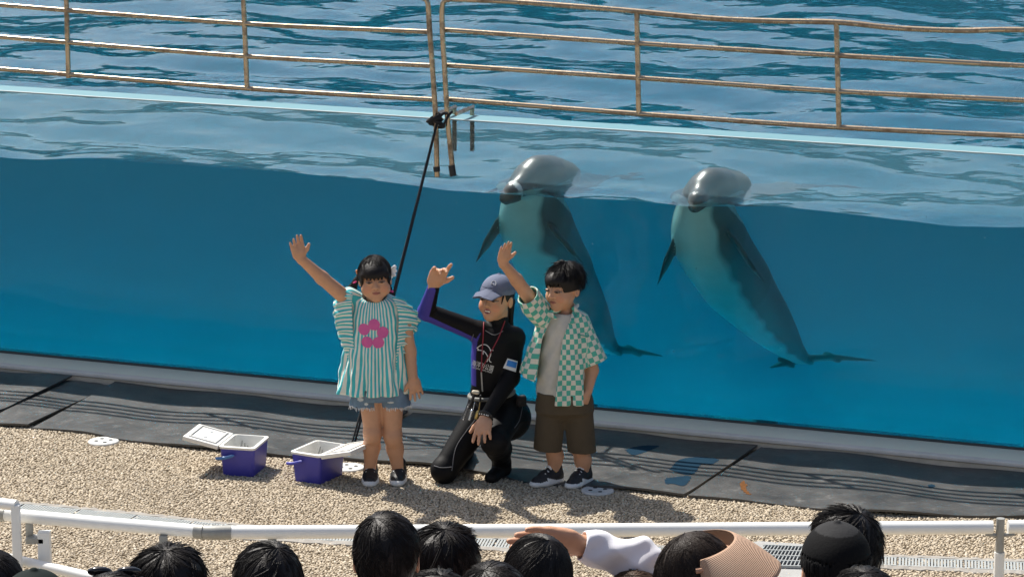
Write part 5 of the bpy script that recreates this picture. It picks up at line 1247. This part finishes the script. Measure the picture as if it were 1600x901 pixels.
def hair_of(style, seed, n=900):
    # hair in the seated person's own coordinates; the face looks along +Y
    cr, cc = np.array(CR) * 1.08, np.array(CC) * 1.08; L = lambda x, y, z: HC + HR @ (np.array([x, y, z]) * 1.08)
    f = SDF(.005); q = lambda X: ((X - HC.astype(np.float32)) @ HR.astype(np.float32)) / 1.08
    grow = {'short': .014, 'crop': .010, 'messy': .020, 'long': .014, 'bun': .012, 'cap': .006}[style]
    f.ell(L(*CC), cr + grow, HR, k=.01)
    if style in ('short', 'crop', 'messy', 'cap'):
        f.ell(L(0, .045, -.01), np.array([.070, .062, .072]) + grow * .6, HR, k=.02); f.cut(lambda X: (lambda p: p[..., 2] + .072 - .4 * np.clip(.04 - p[..., 1], 0, .2))(q(X)))
        if style == 'messy': f.ell(L(.01, .02, .07), (.082, .09, .05), HR, k=.03)
    elif style == 'long':
        f.cone(L(0, .045, -.02), L(0, .06, -.16), .082, .078, k=.03); f.cone(L(0, .06, -.16), L(0, .065, -.26), .075, .05, k=.03); f.cut(lambda X: (lambda p: np.maximum(p[..., 1] - .0, p[..., 2] - .03))(q(X)))
    else:
        f.ell(L(0, .04, -.01), np.array([.072, .065, .07]) + grow * .6, HR, k=.02); f.cone(L(.0, .10, .03), L(.0, .13, .02), .035, .03, k=.012); f.cut(lambda X: (lambda p: p[..., 2] + .075)(q(X)))
    f.cut(lambda X: (lambda p: np.maximum.reduce([p[..., 1] + .035, p[..., 2] - .035, np.abs(p[..., 0]) - .062]))(q(X)))
    V1, F1, _ = f.bake(1)
    am = {'long': lambda p: 60 if p < 1 else 120, 'bun': lambda p: 62 if p < 1 else 112}.get(style, lambda p: 66 if p < 1 else (88 if p < 1.5 else 122))
    mess = {'short': .003, 'crop': .0025, 'messy': .006, 'long': .0012, 'bun': .002, 'cap': .001}[style]
    V2 = strands(L(*CC), HR, tree_of(V1, F1), n, seed, am, .0005, (18, 44) if style != 'long' else (30, 70), .0013, (.35 * math.sin(seed * 2.3), .25, 1), mess, 5)
    return join([(V1, F1), V2])
def cap_of(mat, label=None, panel=False):
    f = SDF(.005); L = lambda x, y, z: HC + HR @ (np.array([x, y, z]) * 1.08); q = lambda X: ((X - HC.astype(np.float32)) @ HR.astype(np.float32)) / 1.08
    f.ell(L(0, .016, .030), np.array([.092, .110, .100]), HR, k=.01); f.cut(lambda X: (lambda p: p[..., 2] - .008 - .1 * np.clip(-p[..., 1], -.1, .1))(q(X)))
    f.cut(lambda X: (lambda p: np.maximum(np.sqrt((p[..., 0] / .08) ** 2 + ((p[..., 1] - .016) / .097) ** 2) - 1, p[..., 2] - .05) * .08)(q(X)))
    f.cone(L(-.03, -.085, .03), L(-.02, -.15, .012), .047, .04, k=.012, flat=((0, 0, 1), 7)); f.cone(L(.03, -.085, .03), L(.02, -.15, .012), .047, .04, k=.012, flat=((0, 0, 1), 7))
    f.ell(L(0, .016, .124), (.011, .011, .007), HR, k=.003)
    f.add(lambda X: (lambda p: np.maximum.reduce([np.sqrt((p[..., 0] / .034) ** 2 + ((p[..., 2] - .010) / .03) ** 2) * .03 - .03, .07 - p[..., 1], p[..., 1] - .2]))(q(X)), L(-.04, .07, -.03), L(.04, .2, .05), 1e-4, 0, 's')
    return f.bake(1)
SP = 'spectators seated along the barrier'
def spectator(px, py, z, style, label, shirt, yaw=0, hair=None, seed=0, n=900):
    h = ground(px, py, z); Rz = Matrix.Rotation(math.radians(yaw), 3, 'Z'); off = Rz @ Vector(HC)
    o = link('person', me_body); o.location = (h[0] - off.x, h[1] - off.y, h[2] - HC[2]); o.rotation_euler = (0, 0, math.radians(yaw))
    link('shirt', me_sh, o, M('cotton ' + str(shirt), shirt, .9, var=.12, scale=20)); link('trousers', me_tr, o)
    if style: V, F = hair_of(style, seed, n); k = mk('hair', V, F, hair or MHAIR, None); k.parent = o
    tag(o, label, 'person', SP); return o
ZA = 1.86
spectator(-14, 928, ZA - .04, 'long', 'dark haired spectator cut off by the left edge of the photo', (.2, .2, .22), seed=1)
o = spectator(57, 968, ZA + .06, 'cap', 'spectator in a dark green cap with a button at the lower left', (.1, .1, .1), seed=2, n=200)
V, F, _ = cap_of(None); k = mk('cap', V, F, M('dark green felt', (.010, .016, .015), .85, var=.2, spec=.1)); k.parent = o
o = spectator(177, 970, ZA + .06, 'short', 'spectator with sunglasses pushed up on dark hair near the left', (.3, .3, .32), seed=3)
sg = SDF(.004)
for s_ in (-1, 1): sg.ell(HC + np.array([s_ * .036, .048, .112]), (.032, .020, .012), rot(0, -35), k=.003)
sg.cone(HC + np.array([-.07, .03, .10]), HC + np.array([.07, .03, .10]), .005, .005, k=.003)
for s_ in (-1, 1): sg.cone(HC + np.array([s_ * .072, .035, .10]), HC + np.array([s_ * .088, -.06, .02]), .004, .003, k=.003)
V, F, _ = sg.bake(1); k = mk('sunglasses', V, F, M('sunglasses plastic', (.01, .01, .012), .12)); k.parent = o
spectator(268, 929, ZA - .02, 'messy', 'spectator with thick combed black hair below the rail joint', (.12, .12, .14), seed=4, n=1300)
spectator(419, 917, ZA + .01, 'short', 'spectator with smooth rounded black hair between rail joint and tall boy', (.1, .1, .12), seed=5)
spectator(604, 867, ZA + .02, 'crop', 'tall spectator with cropped black hair and both ears showing', (.15, .15, .17), seed=6, n=1300)
spectator(699, 890, ZA - .16, 'messy', 'spectator with tousled black hair right of the tall one', (.2, .2, .2), seed=7, yaw=-25, n=1500)
spectator(682, 966, ZA + .10, 'short', 'low black head at the photo edge below the tousled spectator', (.2, .1, .1), seed=8)
o = spectator(768, 950, ZA + .06, 'bun', 'spectator whose black hair is tied with a pale blue band', (.3, .3, .35), seed=9, yaw=20)
MB().tube([HC + HR @ (np.array([.0, .122, .03]) * 1.08) + np.array([.036 * math.cos(a), 0, .036 * math.sin(a)]) for a in np.linspace(0, 6.283, 20)], .010, 8).build('hair_band', M('pale blue band', (.12, .32, .45), .7), o, smooth=True)
spectator(840, 904, ZA - .02, 'long', 'woman with long glossy black hair in front of the shading hand', (.05, .05, .06), seed=10, n=1500)
# the one who shades the eyes with a raised white sleeved arm
h = ground(992, 958, ZA - .22); yh = h[1] + .02
A_ = lambda px, py, dy=0: at(px, py, yh + dy)
f = SDF(.0055); O = h - HC
def shift(P): return [np.asarray(p) - O for p in P]
sh_, el_, wr_, tip = shift([A_(1010, 985, .0), A_(1000, 872, .06), A_(906, 851, .02), A_(790, 833, .0)])
f.chain([sh_, el_, wr_], [.05, .042, .029], k=.015); hand_sdf(f, wr_, tip - wr_, (.0, -.75, -.65), .20, -1, .22, (.04, .06, .08, .10), .1)
Va, Fa, _ = f.bake(1); colA = np.tile(np.array(SKIN, np.float32), (len(Va), 1))
Vj, Fj = join([(SV, SFc), (Va, Fa)])
o = mk('person', Vj, Fj, MSKIN, None, True, None, np.concatenate([SC, colA])); o.location = tuple(O)
link('shirt', me_sh, o, M('white shirt cotton', (.78, .77, .80), .85, var=.06, scale=20)); link('trousers', me_tr, o)
f = SDF(.005); wv = lambda X: .007 * np.abs(np.sin(X[..., 0] * 32 + X[..., 2] * 38)) + .004 * np.sin(X[..., 2] * 80 - X[..., 0] * 45 + X[..., 1] * 30)
cuff = wr_ + (el_ - wr_) * .02
def sleeve(a, b, ra, rb):
    ab = b - a; L2 = float(ab @ ab)
    def fn(X):
        t = np.clip((X - a.astype(np.float32)) @ ab.astype(np.float32) / L2, 0, 1); q = X - a - t[..., None] * ab
        return np.sqrt((q * q).sum(-1)) - (ra + (rb - ra) * t) + wv(X)
    f.add(fn, np.minimum(a, b) - .09, np.maximum(a, b) + .09, .02, 0)
sleeve(cuff, el_ + np.array([0, 0, -.01]), .052, .060); sleeve(el_, sh_, .060, .075)
ud = unit(wr_ - el_); f.cut(lambda X: (cuff - ud * .0 - X) @ ud.astype(np.float32)); f.cone(cuff - ud * .02, cuff + ud * .1, .036, .040, op='s', k=.003)
V, F, _ = f.bake(1); k = mk('sleeve', V, F, M('white shirt cotton')); k.parent = o
V, F = hair_of('short', 11, 700); k = mk('hair', V, F, MHAIRB); k.parent = o
tag(o, 'spectator in a white shirt shading the eyes with a raised arm', 'person', SP)
# woman with the straw sun visor
o = spectator(1094, 901, ZA - .05, 'long', 'woman with dark brown hair wearing a woven straw sun visor', (.62, .40, .35), yaw=-62, seed=12, hair=mat_hair('dark brown hair', (.014, .009, .007), (.03, .02, .014)), n=1400)
def mat_straw():
    m = bpy.data.materials.new('woven straw'); t = NT(m); co = t.obj()
    u = t.n('ShaderNodeAttribute', attribute_name='u').outputs['Fac']; s_ = t.math('SINE', t.math('MULTIPLY', u, 6.283)); g = t.noise(120, 3, .6, co)
    c = t.mix(t.math('MULTIPLY_ADD', s_, .16, .4), (.47, .30, .20), (.35, .21, .13)); c = t.mix(t.math('MULTIPLY', g, .3), c, (.62, .40, .27))
    b = t.n('ShaderNodeBsdfPrincipled', {'Base Color': c, 'Roughness': .75}); t.l(t.bump(s_, .5, .003), b.inputs['Normal']); t.out(b.outputs[0]); return m
V, U, nth, nr = [], [], 48, 16
for i in range(nth + 1):
    th = math.radians(-112 + 224 * i / nth); reach = .118 * (1 - (abs(math.degrees(th)) / 113) ** 5) + .004
    for j in range(nr + 1):
        t = j / nr; r = .096 + reach * t; x, y = r * math.sin(th) * .92, r * math.cos(th) * 1.08
        V.append((x, y - .012, .078 + .026 * math.cos(th) - .092 * t ** 1.3 + .010 * math.sin(th * 3) * t)); U.append(t * reach / .0034)
V = np.array(V) + HC + np.array([0, 0, .01]); K = np.arange(len(V)).reshape(nth + 1, nr + 1); F = np.stack([K[:-1, :-1], K[:-1, 1:], K[1:, 1:], K[1:, :-1]], -1).reshape(-1, 4)
ring = list(K[0]) + list(K[1:, -1]) + list(K[-1, -2::-1]) + list(K[-2:0:-1, 0]); E = np.array([(ring[i], ring[(i + 1) % len(ring)], ring[(i + 1) % len(ring)] + len(V), ring[i] + len(V)) for i in range(len(ring))])
k = mk('sun_visor', np.concatenate([V, V - np.array([0, 0, .004])]), np.concatenate([F[:, ::-1], F + len(V), E]), mat_straw(), None, True, {'u': np.array(U + U)}); k.parent = o
m = MB(); m.tube([HC + np.array([.092 * math.sin(a), .10 * math.cos(a) - .012, .055 - .006 * math.cos(a) + .018 * math.cos(a)]) for a in np.linspace(-2.1, 2.1, 40)], .008, 8); m.build('visor_band', M('woven straw band', (.44, .24, .15), .8), o, smooth=True)
# the man in front with spiky hair and the man in the black cap
spectator(1322, 864, ZA - .10, 'messy', 'man with spiky black hair behind the man in the black cap', (.60, .52, .38), seed=13, n=1700)
o = spectator(1305, 890, ZA + .06, 'cap', 'man in a plain black baseball cap seen from behind', (.05, .05, .05), seed=14, n=300)
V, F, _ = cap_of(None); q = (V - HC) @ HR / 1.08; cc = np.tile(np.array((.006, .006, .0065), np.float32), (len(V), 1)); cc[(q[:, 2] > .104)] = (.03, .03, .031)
k = mk('cap', V, F, M('black cap cotton', attr=True, rough=.85, var=.25, scale=30, spec=.1, bump=.3, bscale=150), None, True, None, cc); k.parent = o
spectator(1348, 963, ZA + .14, 'short', 'low dark head at the photo edge below the black cap', (.1, .1, .15), seed=15)
